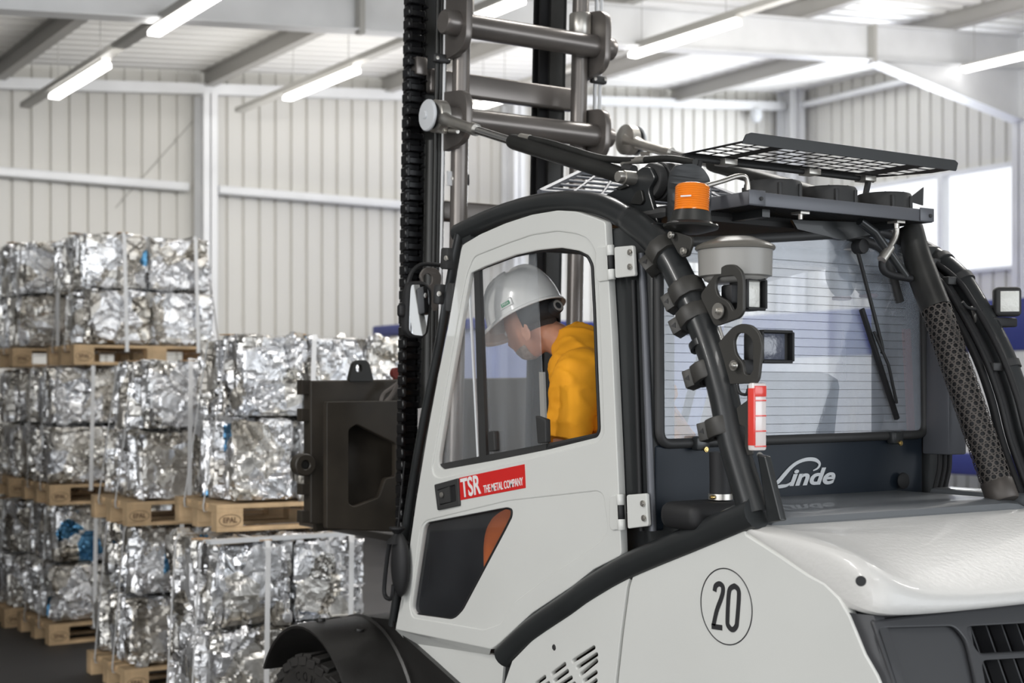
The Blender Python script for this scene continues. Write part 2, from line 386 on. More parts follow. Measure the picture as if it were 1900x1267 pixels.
# y is measured in units of lamp height above the eye; px ends come from the photograph
def ends(k, p0, p1):
    x, Z = row(k); r = []
    for px, py in (p0, p1):
        a = (px - CX) / F; r.append((CS - SN * a) / (CS * a + SN) * k)
    return min(r), max(r)
for k, p0, p1, lab in (
        (1.362, (100, 182), (196, 125), 'lit strip light furthest left, hanging in front of the ribbed back wall'),
        (1.353, (285, 64), (420, -18), 'lit strip light at top left crossing the pale rafter'),
        (2.03, (533, 183), (660, 130), 'lit strip light between the white wall column and the mast'),
        (2.02, (886, 28), (966, 2), 'lit strip light partly behind the upper mast crossbar'),
        (2.65, (884, 202), (950, 182), 'lit strip light glimpsed between the two lower mast crossbars'),
        (2.625, (1173, 105), (1368, 40), 'long lit strip light right of the mast above the open grille'),
        (3.6, (1788, 132), (1990, 86), 'thin lit strip light at the right beside the hall column')):
    y0, y1 = ends(k, p0, p1); strip_light(k, y0, y1, lab)
for k, ylo, yhi, lab in ((1.358, 9.6, 15.2, 'dark trunking rail carrying the left row of strip lights'), (2.028, 8.2, 15.2, 'dark trunking rail carrying the middle row of strip lights'), (2.63, 8.0, 15.2, 'dark trunking rail carrying the row of strip lights right of the mast')):
    x, Z = row(k); bm = NB(); b2(bm, (x - .05, ylo, CAMZ + Z + .061), (x + .05, yhi, CAMZ + Z + .115)); tag(obj('light_rail', bm, M['trunk'], smooth=False), lab, 'rail', 'trunking rails of the strip lights')
# camera on the wall
c = P(1403, 214, Y=YB - .2)
t = thing('security_camera', 'small white dome camera high on the back wall near the corner', 'camera', c)
bm = NB(); lathe(bm, [(0, .09), (.08, .08), (.09, 0), (.085, -.05), (.05, -.1), (0, -.11)], c, (0, 0, 1), 16); obj('dome', bm, M['tarp'], t)
bm = NB(); b2(bm, (c.x - .02, c.y, c.z + .03), (c.x + .02, YB, c.z + .1)); obj('bracket', bm, M['trunk'], t)
# ------------------------------------------------------------------ things standing at the back
t = thing('curtain_trailer', 'white parked trailer with dark blue bands seen behind the right guard post', 'trailer', (13.0, 9.5, 0))
def zz(px, py, X): return P(px, py, X=X).z
XT = 12.2
z1, z2, z3, z4 = zz(1840, 556, XT), zz(1840, 652, XT), zz(1840, 842, XT), zz(1840, 884, XT)
bm = NB(); b2(bm, (XT, 5, z3), (XT + 2.4, 13.6, z2)); obj('side_curtain', bm, M['tarp'], t, smooth=False)
bm = NB(); b2(bm, (XT - .02, 4.98, z2), (XT + 2.42, 13.62, z1), .02); obj('upper_band', bm, M['blue'], t)
bm = NB(); b2(bm, (XT - .02, 4.98, z4), (XT + 2.42, 13.62, z3), .02); obj('lower_band', bm, M['blue'], t)
for y in (6.2, 7.2, 11.8, 12.8):
    bm = NB(); cyl(bm, (XT + .05, y, .42), (XT + .35, y, .42), .42, 24); obj('wheel', bm, M['tyre'], t)
for k, y in enumerate((8.3, 9.15, 9.9)):
    bm = NB(); b2(bm, (11.3, y, 0), (11.95, y + .65, .62 + .06 * k), .01); tag(obj('cardboard_box', bm, M['card']), ['brown cardboard box on the floor below the trailer, nearest the gate', 'brown cardboard box between two others in front of the trailer', 'brown cardboard box furthest along the front of the trailer'][k], 'box', 'cardboard boxes by the trailer')
t = thing('skip_container', 'pale blue steel skip with dark blue rim behind the scrap bales', 'container', (6.5, 13.6, 0))
zt = P(718, 584, Y=12.6).z; zm = P(718, 606, Y=12.6).z
bm = NB(); b2(bm, (7.88, 12.6, .1), (11.6, 14.8, zm)); obj('body', bm, M['lilac'], t, smooth=False)
bm = NB(); b2(bm, (7.83, 12.55, zm), (11.65, 14.85, zt), .02); obj('rim', bm, M['blue'], t)
for k in range(5):
    bm = NB(); x = 8.1 + .72 * k; b2(bm, (x, 12.52, .15), (x + .1, 12.6, zm)); obj('rib', bm, M['lilac'], t)
for z in (.55, 1.0):
    bm = NB(); b2(bm, (7.82, 12.5, z), (11.6, 14.8, z + .07)); obj('rub_rail', bm, M['card'], t)
# ------------------------------------------------------------------ pallets, bales and straps
def make_pallet(L=1.2, W=.8):
    """origin at the near left corner of the base; long side along x"""
    t = bpy.data.objects.new('wooden_pallet', None); COL.objects.link(t); t.empty_display_size = .1
    rng = random.Random(3)
    def part(n, bm): return obj(n, bm, M['wood'], t, smooth=False)
    for k, (y0, w_) in enumerate(((0, .145), (.178, .1), (.3275, .145), (.522, .1), (.655, .145))):
        bm = NB(); b2(bm, (0, y0, .122), (L, y0 + w_, .144), .002); part('deck_board', bm)
    for x0 in (0, L / 2 - .0725, L - .145):
        bm = NB(); b2(bm, (x0, 0, .1), (x0 + .145, W, .122), .002); part('stringer_board', bm)
    for y0 in (0, W / 2 - .05, W - .1):
        bm = NB(); b2(bm, (0, y0, 0), (L, y0 + .1, .022), .002); part('bottom_board', bm)
    for x0 in (0, L / 2 - .0725, L - .145):
        for y0 in (0, W / 2 - .05, W - .1):
            bm = NB(); b2(bm, (x0, y0, .022), (x0 + .145, y0 + .1, .1), .003); blk = part('block', bm)
            if x0 == 0 and y0 == 0:
                f = Matrix.Translation((x0 + .0725, -.001, .061)) @ YF(0)
                me = text_me('EPAL', .040, f, .0006, sxx=.9, bold=.0008)
                b = bmesh.new(); b.from_mesh(me)
                ring = [(x0 + .0725 + .058 * math.cos(a), -.001, .061 + .031 * math.sin(a)) for a in [2 * math.pi * i / 32 for i in range(32)]]
                tube(b, ring, .0016, 6, closed=True); b.to_mesh(me); b.free()
                link('stamp', me, M['woodstamp'], blk, 'burnt oval EPAL mark')
    return t
pallet0 = make_pallet(); pallet_used = [False]
def copy_tree(o, parent=None):
    c = o.copy(); COL.objects.link(c)
    if parent: c.parent = parent
    for ch in list(o.children): copy_tree(ch, c)
    return c
def place_pallet(loc, rz, label):
    t = copy_tree(pallet0) if pallet_used[0] else pallet0
    pallet_used[0] = True
    t.location = loc; t.rotation_euler = (0, 0, rz); tag(t, label, 'pallet', 'wooden pallets under the bales')
def bale_mesh(seed, w, d, h, cuts=30):
    bm = NB(); bmesh.ops.create_cube(bm, size=1)
    bmesh.ops.subdivide_edges(bm, edges=bm.edges, cuts=cuts, use_grid_fill=True)
    off = Vector((seed * 7.3, seed * 3.1, seed * 5.7)); rng = random.Random(seed)
    def hsh(p, k):
        return noise.cell_vector(p * 91.7 + Vector((k, k * 2, 3))) - Vector((.5, .5, .5))
    bm.normal_update()
    new = []
    for v in bm.verts:
        c = v.co.copy(); p = Vector((c.x * w, c.y * d, c.z * h)); n = v.normal
        e = Vector((abs(c.x), abs(c.y), abs(c.z)))
        side = e.x > e.y and e.x > e.z
        q = Vector((p.x, p.y * (1.9 if side else 1), p.z * (.55 if side else 1))) + off
        q = q + noise.noise_vector(q * 6) * .05
        dd = 0
        for fr, amp, tl in ((3.3, .022, .15), (7.5, .012, .20)):
            ds, ps = noise.voronoi(q * fr)
            cid = ps[0]; hv = hsh(cid, fr)
            dd += amp * hv.x * 2 + (q - cid / fr).dot(hv) * tl
            if ds[1] - ds[0] < .09: dd -= amp * .75
        dd += noise.noise(q * 24) * .005
        edge = sorted((e.x, e.y, e.z))[1]
        rr = max(0, edge - .44) / .06
        dd -= .022 * rr * rr
        new.append(p + n * (dd - .006))
    for v, p in zip(bm.verts, new): v.co = p
    me = bpy.data.meshes.new('scrap_bale'); bm.to_mesh(me); bm.free(); me.materials.append(M['bale'])
    for p in me.polygons: p.use_smooth = True
    me.set_sharp_from_angle(angle=R(24))
    return me
BALES = [bale_mesh(i, 1, .95, 1.05) for i in range(0)]
BM = {}
def get_bale(i, w, d, h):
    k = (i, round(w, 3), round(d, 3), round(h, 3))
    if k not in BM: BM[k] = bale_mesh(i + 1, w, d, h)
    return BM[k]
brng = random.Random(11)
def strap_obj(pts, label, wid=.014, thick=.0016, axis='x'):
    bm = NB()
    tube(bm, pts, 1, closed=True, section=None if False else None, n=4) if False else None
    rings = []
    ext = Vector((wid, 0, 0)) if axis == 'x' else Vector((0, wid, 0))
    k = len(pts); c = sum(pts, Vector()) / k
    for p in pts:
        o = (p - c); o[0 if axis == 'x' else 1] = 0; o.normalize()
        rings.append([bm.verts.new(p - ext), bm.verts.new(p + ext), bm.verts.new(p + ext + o * thick), bm.verts.new(p - ext + o * thick)])
    for i in range(k):
        A, B = rings[i], rings[(i + 1) % k]
        for j in range(4): bm.faces.new((A[j], A[(j + 1) % 4], B[(j + 1) % 4], B[j]))
    return bm
ROWN = {1: ['front', 'back'], 2: ['front', 'back']}
TIER = ['lower', 'upper']
def unit(X, Y, Z, rz, ncol, w, d, h, desc, dx=.06, dy=.02, shift=.03, straps=True, seed=0, skip=()):
    """a pallet with bales on it, two tiers and two rows deep"""
    base = Matrix.Translation((X, Y, Z)) @ Matrix.Rotation(rz, 4, 'Z')
    place_pallet((X, Y, Z), rz, 'wooden pallet carrying the bales of ' + desc)
    cn = {2: ['left', 'right'], 3: ['left', 'middle', 'right']}[ncol]
    for tier in range(2):
        for rw in range(2):
            for c in range(ncol):
                if (tier, rw, c) in skip: continue
                o = bpy.data.objects.new('scrap_bale', get_bale((seed + tier * 3 + rw * 5 + c * 2) % 6, w - .008, d - .008, h - .004)); COL.objects.link(o)
                x = dx + w * (c + .5) + (shift * tier) + brng.uniform(-.012, .012); y = dy + d * (rw + .5) + .012 * tier + brng.uniform(-.01, .01)
                z = .144 + h * (tier + .5)
                rot = Matrix.Rotation(math.pi * brng.randint(0, 1), 4, 'Z') @ Matrix.Rotation(brng.uniform(-.02, .02), 4, 'Z')
                o.matrix_world = base @ Matrix.Translation((x, y, z)) @ rot
                tag(o, 'crushed aluminium bale, %s tier, %s row %s, in %s' % (TIER[tier], ROWN[1][rw], cn[c], desc), 'scrap bale', 'crushed aluminium bales')
    if straps:
        W = w * ncol; D = d * 2; H = .144 + 2 * h
        for k, x in enumerate([dx + shift * .6 + W * q for q in ([.30, .86] if ncol == 2 else [.36, .90])]):
            e = .006
            pts = [Vector(p) for p in ((x + shift * .4, dy - e, H), (x, -e, .13), (x, -e, .095), (x, .81, .095), (x, .81, .13), (x + shift * .4, dy + D + e + .02, H))]
            top = H + .004
            pts = [Vector((x + shift * .6, dy + .0, top)), Vector((x + shift * .5, dy - .012, H - .03)), Vector((x, -.008, .13)), Vector((x, -.008, .098)), Vector((x, .808, .098)), Vector((x, .808, .13)), Vector((x + shift * .5, max(.81, dy + D + .03), H - .03)), Vector((x + shift * .6, dy + D + .0, top))]
            o = obj('strap', strap_obj(pts, '', axis='x'), M['strap'], smooth=False); o.matrix_world = base
            tag(o, 'white strap down the front face, %s one, of %s' % (['left', 'right'][k], desc), 'strap', 'white straps around the bales')
        for k, y in enumerate([dy + D * q for q in (.27, .74)]):
            pts = [Vector((dx + shift + .0, y, H + .004)), Vector((dx + shift - .022, y, H - .03)), Vector((-.012, y - .02, .128)), Vector((-.008, y - .02, .098)), Vector((min(1.208, dx + W + .09), y - .02, .098)), Vector((min(1.208, dx + W + .09), y - .02, .13)), Vector((dx + shift + W + .015, y, H - .03)), Vector((dx + shift + W, y, H + .004))]
            o = obj('strap', strap_obj(pts, '', axis='y', wid=.011), M['strap'], smooth=False); o.matrix_world = base
            tag(o, 'white strap down the left face, %s one, of %s' % (['nearer', 'further'][k], desc), 'strap', 'white straps around the bales')
        for k, (x, y) in enumerate(((dx + shift + W * .3, dy - .0), (dx + shift, dy + D * .27))):
            bm = NB(); bx(bm, (x, y + .05, H + .006), (.07, .07, .006), Matrix.Rotation(.5 * k, 3, 'Z')); o = obj('edge_protector', bm, M['card'], smooth=False); o.matrix_world = base
            tag(o, 'brown card under the %s strap on top of %s' % (['front', 'side'][k], desc), 'edge protector', 'card edge protectors')
HB = .452
u2 = P(402, 988, Z=1.048)
unit(u2.x, u2.y, 1.048, -R(4.6), 3, .36, .39, HB, 'the raised load beside the mast carriage', dx=.09, dy=.01, shift=.06, seed=0)
u1 = P(383, 1013, Z=1.02)
unit(u1.x, u1.y, 0, -R(1), 2, .42, .40, .44, 'the ground load behind the front wheel', dx=.05, dy=.0, shift=.02, seed=1)
o = obj('timber_batten', bx(NB(), (u1.x + .50, u1.y + .05, 1.034), (.95, .07, .018), Matrix.Rotation(.02, 3, 'Z')), M['tarp'], smooth=False); tag(o, 'pale batten lying along the front top edge of the ground load behind the front wheel', 'batten')
uB = P(232, 978, Z=.99)
unit(uB.x, uB.y, 0, -R(1), 2, .43, .39, .42, 'the ground load of the second stack', dx=.06, shift=.03, seed=2)
unit(uB.x + .02, uB.y + .02, .99, -R(2), 2, .43, .39, .42, 'the middle load of the second stack', dx=.10, shift=.03, seed=3)
uC = P(108, 676, Z=1.985)
unit(uC.x - .05, uC.y + .05, 0, R(1), 2, .44, .39, .42, 'the ground load of the third stack', dx=.04, shift=.03, seed=4)
unit(uC.x - .06, uC.y, .992, -R(1), 2, .44, .39, .42, 'the middle load of the third stack', dx=.0, shift=.04, seed=5)
unit(uC.x + .11, uC.y, 1.985, -R(2), 2, .475, .39, .405, 'the top load of the third stack', dx=.11, shift=-.03, seed=0)
for lv, (n_, z) in enumerate((('ground', 0), ('middle', .992), ('top', 1.985))):
    unit(uC.x - .12 + .03 * lv, uC.y + 1.0, z, R((2, -2, 1)[lv]), 2, .44, .39, .41, 'the %s load of the furthest stack' % n_, dx=.06, shift=.02, seed=2 + lv)
# ================================================================== FORKLIFT
XC = 3.19
fl = thing('forklift', 'large white and charcoal forklift truck with cab and raised mast', 'forklift', (XC, 3.4, 0))
def mir(o, name=None):
    """the same part on the far side of the truck"""
    me = o.data.copy(); w = o.matrix_basis.translation + (wl(o.parent) if o.parent else Vector())
    me.transform(Matrix.Translation(w)); me.transform(Matrix.Translation((2 * XC, 0, 0)) @ Matrix.Diagonal((-1, 1, 1, 1))); me.flip_normals()
    return link(name or o.name.split('.')[0], me, None, o.parent)
def T(name, pts, r, m, parent=fl, X=None, Y=None, n=14, sm=0, label=None):
    p = [P(a, b, X=X, Y=Y) for a, b in pts]
    if sm: p = smoothpath(p, sm)
    rr = r
    if isinstance(r, tuple) and len(r) == 2: rr = [r[0] + (r[1] - r[0]) * i / (len(p) - 1) for i in range(len(p))]
    return obj(name, tube(NB(), p, rr, n), m, parent, label)
def SP(name, pts, X, th, m, holes=(), rad=.0, bev=.0, parent=fl, label=None):
    o = sx(pts, X); o = rnd(o, rad) if rad else o
    return plate(name, o, [rnd(sx(h, X), rad) if rad else sx(h, X) for h in holes], XF(X), th, m, parent, bev, label)
def RP(name, pts, Y, th, m, holes=(), rad=.0, bev=.0, parent=fl, label=None):
    o = sy(pts, Y); o = rnd(o, rad) if rad else o
    return plate(name, o, [rnd(sy(h, Y), rad) if rad else sy(h, Y) for h in holes], YF(Y), th, m, parent, bev, label)
def bolt(parent, c, ax, r=.011, h=.012, m=None):
    bm = NB(); lathe(bm, [(0, h), (r * .55, h), (r * .6, h * .75), (r, h * .7), (r, 0), (0, 0)], c, ax, 6 * 2); return obj('bolt', bm, m or M['steel'], parent)
# ---- overhead guard
roofp = smoothpath([P(*q, X=2.60) for q in ((852, 434), (915, 405), (986, 383), (1057, 375), (1118, 383), (1166, 406))], 6)
post = smoothpath([P(1166, 406, X=2.60), P(1203, 434, X=2.59), P(1233, 468, X=2.58), P(1258, 507, X=2.58), P(1309, 621, X=2.58), P(1340, 722, X=2.58), P(1361, 822, X=2.58), P(1400, 955, X=2.58)], 6)
gp = roofp[:-1] + post
g1 = obj('guard_tube', tube(NB(), gp, [.036 if i < len(roofp) else .0405 for i in range(len(gp))], 20), M['dark'], fl); g1r = mir(g1)
ap = [P(853, 434, X=2.58), P(840, 500, X=2.577), P(815, 640, X=2.577), P(789, 770, X=2.577), P(762, 925, X=2.577), P(729, 1160, X=2.577)]
pil = obj('front_pillar', tube(NB(), smoothpath(ap, 4), .0175, 14), M['dark'], fl); mir(pil)
ar = smoothpath([P(*q, X=2.565) for q in ((938, 1216), (990, 1169), (1064, 1118), (1100, 1092), (1174, 1049), (1286, 1002), (1404, 952))], 5)
arch = obj('arch_tube', tube(NB(), ar, .042, 18), M['dark'], fl); mir(arch)
bm = NB(); tube(bm, [(2.58, 4.2, 2.315), (2 * XC - 2.58, 4.2, 2.315)], .03); obj('front_crossbar', bm, M['dark'], fl)
bm = NB(); q = P(1222, 452, X=2.58); tube(bm, [(2.60, q.y + .05, q.z + .0), (2 * XC - 2.6, q.y + .05, q.z + .0)], .03); obj('rear_crossbar', bm, M['dark'], fl)
# welded foot of the rear post
SP('post_gusset', [(1404, 842), (1420, 846), (1450, 966), (1424, 970)], 2.585, .02, M['dark'], rad=.004, bev=.004)
# clamps around the rear post
def pathat(px, py):
    p = P(px, py, X=2.58); i = min(range(1, len(post) - 1), key=lambda k: (post[k] - p).length)
    return p, (post[i + 1] - post[i - 1]).normalized()
for px, py, h in ((1234, 470, .05), (1276, 543, .05), (1290, 588, .045), (1317, 690, .05), (1345, 792, .05)):
    c, d = pathat(px, py); bm = NB()
    lathe(bm, [(.036, -h / 2), (.051, -h / 2), (.053, -h / 2 + .004), (.053, h / 2 - .004), (.051, h / 2), (.036, h / 2)], c, d, 10)
    side = Vector((-.35, .9, 0)); side = (side - d * side.dot(d)).normalized(); oth = d.cross(side)
    rot = Matrix((side, oth, d)).transposed()
    bx(bm, c + side * .055, (.034, .046, h), rot, .003)
    cl = obj('pipe_clamp', bm, M['clamp'], fl)
    bm = NB(); cc = c + side * .058; nd = oth if oth.x < 0 else -oth
    lathe(bm, [(0, .001), (.009, .001), (.009, 0), (0, 0)], cc + nd * .0235, nd, 3); obj('bolt_recess', bm, M['blacksoft'], cl)
c, d = pathat(1308, 638); bm = NB(); lathe(bm, [(.036, -.009), (.044, -.009), (.044, .009), (.036, .009)], c, d, 20); obj('post_sleeve', bm, M['dark'], fl)
# ---- door
DX = 2.545
DOOR = [(859, 453), (891, 434), (938, 413.5), (986, 398), (1033, 390), (1069, 392), (1100, 402), (1123, 411), (1125.5, 453), (1130, 533), (1135, 620), (1146, 860), (1153, 1030), (1100, 1057), (1064, 1086), (986, 1138), (926, 1194), (911, 1205), (733, 1168), (752, 1068), (772, 926), (793, 800), (809, 714), (832, 599), (855, 462)]
G1 = [(866, 507), (879, 476), (938, 452.6), (986, 436), (1033, 429), (1069, 434), (1090, 443), (1103, 462), (1108, 500), (1111, 573), (1116, 690), (1120, 806), (1110, 819), (1015, 843), (913, 865), (815, 887), (804, 882), (801, 868), (832, 690), (855, 560)]
G2 = [(759, 1122), (780, 977), (790, 966), (941, 929.5), (1108, 911), (1119, 918), (1128, 985), (1111, 1006), (1004, 1078), (954, 1116), (928, 1157), (897, 1168), (852, 1160), (764, 1145)]
W1 = [(872.6, 507), (900, 494), (956, 473), (998, 464), (1041, 460), (1075, 465.7), (1093, 475), (1101, 492), (1105, 573), (1109, 680), (1114, 799), (1108, 811), (1015, 834), (913, 854.5), (822, 871), (813, 863), (814, 846), (840.7, 684)]
W2 = [(786, 978), (793, 969), (941, 941), (951, 945), (950.5, 958), (938, 983), (859, 1131.5), (846, 1145), (836, 1149), (771, 1140), (764, 1131), (765, 1118)]
door = plate('door', rnd(sx(DOOR, DX), .012, 3), [rnd(sx(G1, DX), .02, 4), rnd(sx(G2, DX), .02, 4)], XF(DX), .026, M['white'], fl, .004)
plate('window_surround', rnd(sx([(a + (a - 960) * .02, b + (b - 660) * .02) for a, b in G1], DX), .02, 3), [rnd(sx(W1, DX + .005), .012, 4)], XF(DX + .005), .018, M['white'], door, .004)
plate('lower_surround', rnd(sx([(a + (a - 940) * .02, b + (b - 1040) * .02) for a, b in G2], DX), .02, 3), [rnd(sx(W2, DX + .003), .016, 4)], XF(DX + .003), .018, M['white'], door, .003)
def gasket(W, X, r, rad): 
    pts = [Vector((X, -u, v)) for u, v in rnd(sx(W, X), rad, 4)]
    return obj('window_seal', tube(NB(), pts, r, 8, closed=True), M['blacksoft'], door)
gasket(W1, DX + .020, .008, .012); gasket(W2, DX + .014, .006, .016)
plate('lower_window', rnd(sx(W2, DX + .018), .016, 4), [], XF(DX + .018), .005, M['glasslow'], door, label='dark tinted lower window')
WL = [(872, 507), (900, 494), (956, 473), (1000, 464), (1011, 833), (913, 854.5), (822, 871), (813, 863), (814, 846), (840.7, 684)]
plate('sliding_window', sx([(870, 507), (900, 493), (993, 464), (1012, 833), (913, 854.5), (820, 872)] + [(814, 850), (840, 684)], DX + .026), [], XF(DX + .026), .005, M['glass'], door, label='dusty sliding pane')
SP('window_rail', [(814, 861), (1013, 823), (1013, 836), (818, 874)], DX + .012, .02, M['darkm'], parent=door)
SP('window_rail', [(1014, 823), (1113, 802), (1112, 811), (1014, 835)], DX + .02, .02, M['darkm'], parent=door)
SP('window_mullion', [(879, 505), (889, 500), (902, 846), (889, 849)], DX + .014, .014, M['darkm'], parent=door)
bm = NB(); tube(bm, [P(985, 540, X=3.70), P(993, 840, X=3.70)], .022, 10); obj('far_pillar', bm, M['darkm'], fl)
SP('window_edge_strip', [(1000, 690), (1008, 690), (1013, 826), (1004, 828)], DX + .02, .008, M['greyplastic'], parent=door)
SP('window_edge_strip', [(868, 520), (870.5, 520), (888, 850), (884.5, 850)], DX + .02, .006, M['tarp'], parent=door)
for q in ([(904, 801), (916, 799), (918, 836), (906, 838)], [(993, 771), (1012, 778), (1013, 821), (997, 823)]): SP('pull_grip', q, DX + .004, .02, M['darkm'], rad=.005, bev=.003, parent=door)
# chamfer under the door
bm = NB(); top = [P(a, b, X=DX + .002) for a, b in ((733, 1167), (911, 1204))]; low = [P(a, b, X=DX + .045) for a, b in ((757, 1192), (908, 1215))]
loft(bm, [top, low, [p + Vector((.05, 0, 0)) for p in low], [p + Vector((.06, 0, 0)) for p in top]]); obj('door_sill', bm, M['white'], door, smooth=False)
# handle
h = SP('door_handle', [(805, 899), (849, 887), (852, 938), (811, 947)], DX - .008, .012, M['darkm'], rad=.006, bev=.003, parent=door, holes=[[(811, 909), (844, 899), (846, 930), (815, 938)]])
for nm, q, x, m in (('handle_pocket', [(811, 909), (844, 899), (846, 930), (815, 938)], DX - .0015, M['blacksoft']), ('handle_paddle', [(811, 911), (834, 902), (836, 931), (815, 935)], DX - .008, M['darkm'])): SP(nm, q, x, .006, m, rad=.003, parent=h)
bm = NB(); c = P(820, 918, X=DX - .012); lathe(bm, [(0, .006), (.004, .006), (.009, .005), (.0095, 0), (0, 0)], c, (-1, 0, 0), 18); obj('lock', bm, M['steel'], h)
# sticker with lettering
stk = SP('door_sticker', [(852, 886.5), (973, 861), (975, 905), (854, 928)], DX - .0015, .0018, M['red'], parent=door, label='red sticker')
def plane_text(body, px0, py0, px1, py1, hpx, X, m, parent, sxx, bold, name='lettering', shear=0):
    """lettering on a side plate along the line from px0 to px1 (left and right ends of its baseline)"""
    a, b = P(px0, py0, X=X), P(px1, py1, X=X); ang = math.atan2(b.z - a.z, -(b.y - a.y))
    h = (P(px0, py0 - hpx, X=X) - a).length; L = (b - a).length
    me = text_me(body, 1, Matrix.Identity(4), .0005, shear=shear, bold=bold, align='LEFT')
    xs = [v.co.x for v in me.vertices]; ys = [v.co.y for v in me.vertices]
    x0, x1, y0, y1 = min(xs), max(xs), min(ys), max(ys)
    for v in me.vertices: v.co.x = (v.co.x - x0) / (x1 - x0) * L; v.co.y = (v.co.y - y0) / (y1 - y0) * h; v.co.z = .0008 * (1 if v.co.z > 0 else -1)
    me.transform(Matrix.Translation(a) @ XF(0) @ Matrix.Rotation(ang, 4, 'Z')); return link(name, me, m, parent, smooth=False)
plane_text('TSR', 857, 924, 893, 916, 36, DX - .0022, M['letter'], stk, 1, .02)
plane_text('THE METAL COMPANY', 898, 915, 971, 900, 14.5, DX - .0022, M['letter'], stk, 1, .012)
# hinges
for kn, lf, bl, dl in (((1132, 455, 1135, 519), [(1139, 458), (1174, 455), (1178, 512), (1141, 516)], ((1170, 468), (1170, 495)), [(1105, 458), (1129, 456), (1131, 520), (1108, 523), (1104, 510)]),
                       ((1151, 917, 1154, 983), [(1162, 918), (1199, 915), (1203, 976), (1164, 981)], ((1194, 934), (1196, 961)), [(1131, 920), (1149, 917), (1152, 982), (1134, 984), (1130, 975)])):
    hg = SP('hinge', lf, DX - .014, .012, M['white'], rad=.008, bev=.003)
    SP('door_leaf', dl, DX - .006, .008, M['white'], rad=.01, bev=.003, parent=hg)
    a, b = P(kn[0], kn[1], X=DX - .012), P(kn[2], kn[3], X=DX - .012)
    for f0, f1, m, r in ((0, .3, M['white'], .0125), (.3, .7, M['blacksoft'], .010), (.7, 1, M['white'], .0125)):
        bm = NB(); cyl(bm, a.lerp(b, f0), a.lerp(b, f1), r, 14); obj('knuckle' if r > .011 else 'hinge_pin', bm, m, hg)
    for q in bl: bolt(hg, P(*q, X=DX - .014), (-1, 0, 0), .009, .008, M['steel'])
# ---- cab shell
bm = NB(); y0, y1 = 3.175, P(1126, 600, X=2.575).y + .02; b2(bm, (2.572, y0, 1.43), (2.66, y1, 2.27), .012); rp = obj('rear_pillar', bm, M['dark'], fl); rpr = mir(rp)
pr_ = T('pillar_trim', [(1190, 470), (1195, 560), (1204, 800), (1211, 985)], .011, M['lug'], X=2.566); T('pillar_trim', [(1175, 520), (1181, 700), (1190, 985)], .008, M['blacksoft'], X=2.566); mir(pr_)
bm = NB(); b2(bm, (2.64, 3.2, 2.285), (2 * XC - 2.64, 4.18, 2.325), .02); obj('cab_roof', bm, M['darkm'], fl)
bm = NB(); b2(bm, (2.60, 3.19, .88), (2 * XC - 2.60, 4.62, .92)); obj('cab_floor', bm, M['darkm'], fl)
lin = RP('rear_panel', [(1216, 826), (1712, 809), (1712, 940), (1216, 985)], 3.172, .03, M['panelblue'], rad=.01, bev=.006)
RW = [(1222, 452), (1640, 430), (1712, 470), (1716, 806), (1224, 824)]
pts = [Vector((u, 3.165, v)) for u, v in rnd(sy(RW, 3.165), .04, 5)]
rw = obj('rear_window_frame', tube(NB(), pts, .0145, 10, closed=True), M['darkm'], fl)
plate('rear_window', rnd(sy(RW, 3.168), .04, 5), [], YF(3.168), .005, M['glassrear'], fl, label='heated rear window, dusty, with a pale reflection in its colour')
bm = NB(); pa = sy([(1236, 820), (1700, 806)], 3.163); ztop = sy([(1236, 462)], 3.163)[0][1]; z0 = pa[0][1] + .02
k = 0
while z0 + k * .0262 < ztop: 
    zz_ = z0 + k * .0262; tube(bm, [(pa[0][0] + .0, 3.1625, zz_), (pa[1][0] - .05, 3.1625, zz_)], .00045, 4); k += 1
obj('heating_wires', bm, M['darkm'], fl)
RP('red_trim', [(1210, 505), (1226, 503), (1240, 784), (1219, 790)], 3.19, .012, M['redbelt'], rad=.006, label='dark red strip behind the glass'); RP('red_trim', [(1678, 610), (1690, 610), (1698, 800), (1688, 800)], 3.19, .012, M['redbelt'], rad=.006, label='dark red strip behind the glass')
for q in ((1300, 826), (1661, 815)):
    c = P(*q, Y=3.15); bm = NB(); bx(bm, c + Vector((0, 0, .006)), (.05, .03, .042), None, .008); cl = obj('window_clip', bm, M['dark'], fl); bolt(cl, c + Vector((.005, -.015, -.012)), (0, -1, 0), .008, .008, M['brass'])
bm = NB(); c = P(1676, 892, Y=3.155); lathe(bm, [(0, .006), (.02, .006), (.026, .003), (.027, 0), (0, 0)], c, (0, -1, 0), 24); obj('cover_plug', bm, M['blacksoft'], fl)
SP('cab_side_plate', [(1148, 940), (1216, 940), (1235, 962), (1290, 1002), (1160, 1060)], 2.61, .02, M['dark'])
# script lettering on the rear panel
def ribbon(name, pts, ws, Y, m, parent, th=.002, mesh_more=None):
    p = [Vector(q) for q in pts]; bm = NB(); L = []; Rr = []
    for i, q in enumerate(p):
        d = (p[min(i + 1, len(p) - 1)] - p[max(0, i - 1)]).normalized(); n = Vector((-d.y, d.x))
        L.append(q + n * ws[i] / 2); Rr.append(q - n * ws[i] / 2)
    rows = [[(a.x, Y, a.y) for a in L], [(a.x, Y - th, a.y) for a in L], [(a.x, Y - th, a.y) for a in Rr], [(a.x, Y, a.y) for a in Rr]]
    loft(bm, rows + [rows[0]]); return bm
YL = 3.1705
lp = sy([(1508, 873), (1517, 868), (1520, 860), (1512, 853), (1497, 852), (1481, 857), (1468, 866), (1456, 879), (1445, 892), (1436, 900), (1441, 903), (1450, 902), (1460, 900), (1470, 893)], YL)
sp_ = smoothpath([(a, b, 0) for a, b in lp], 5); ws = []
wk = [.003, .006, .010, .012, .011, .010, .011, .013, .013, .009, .009, .011, .008, .003]
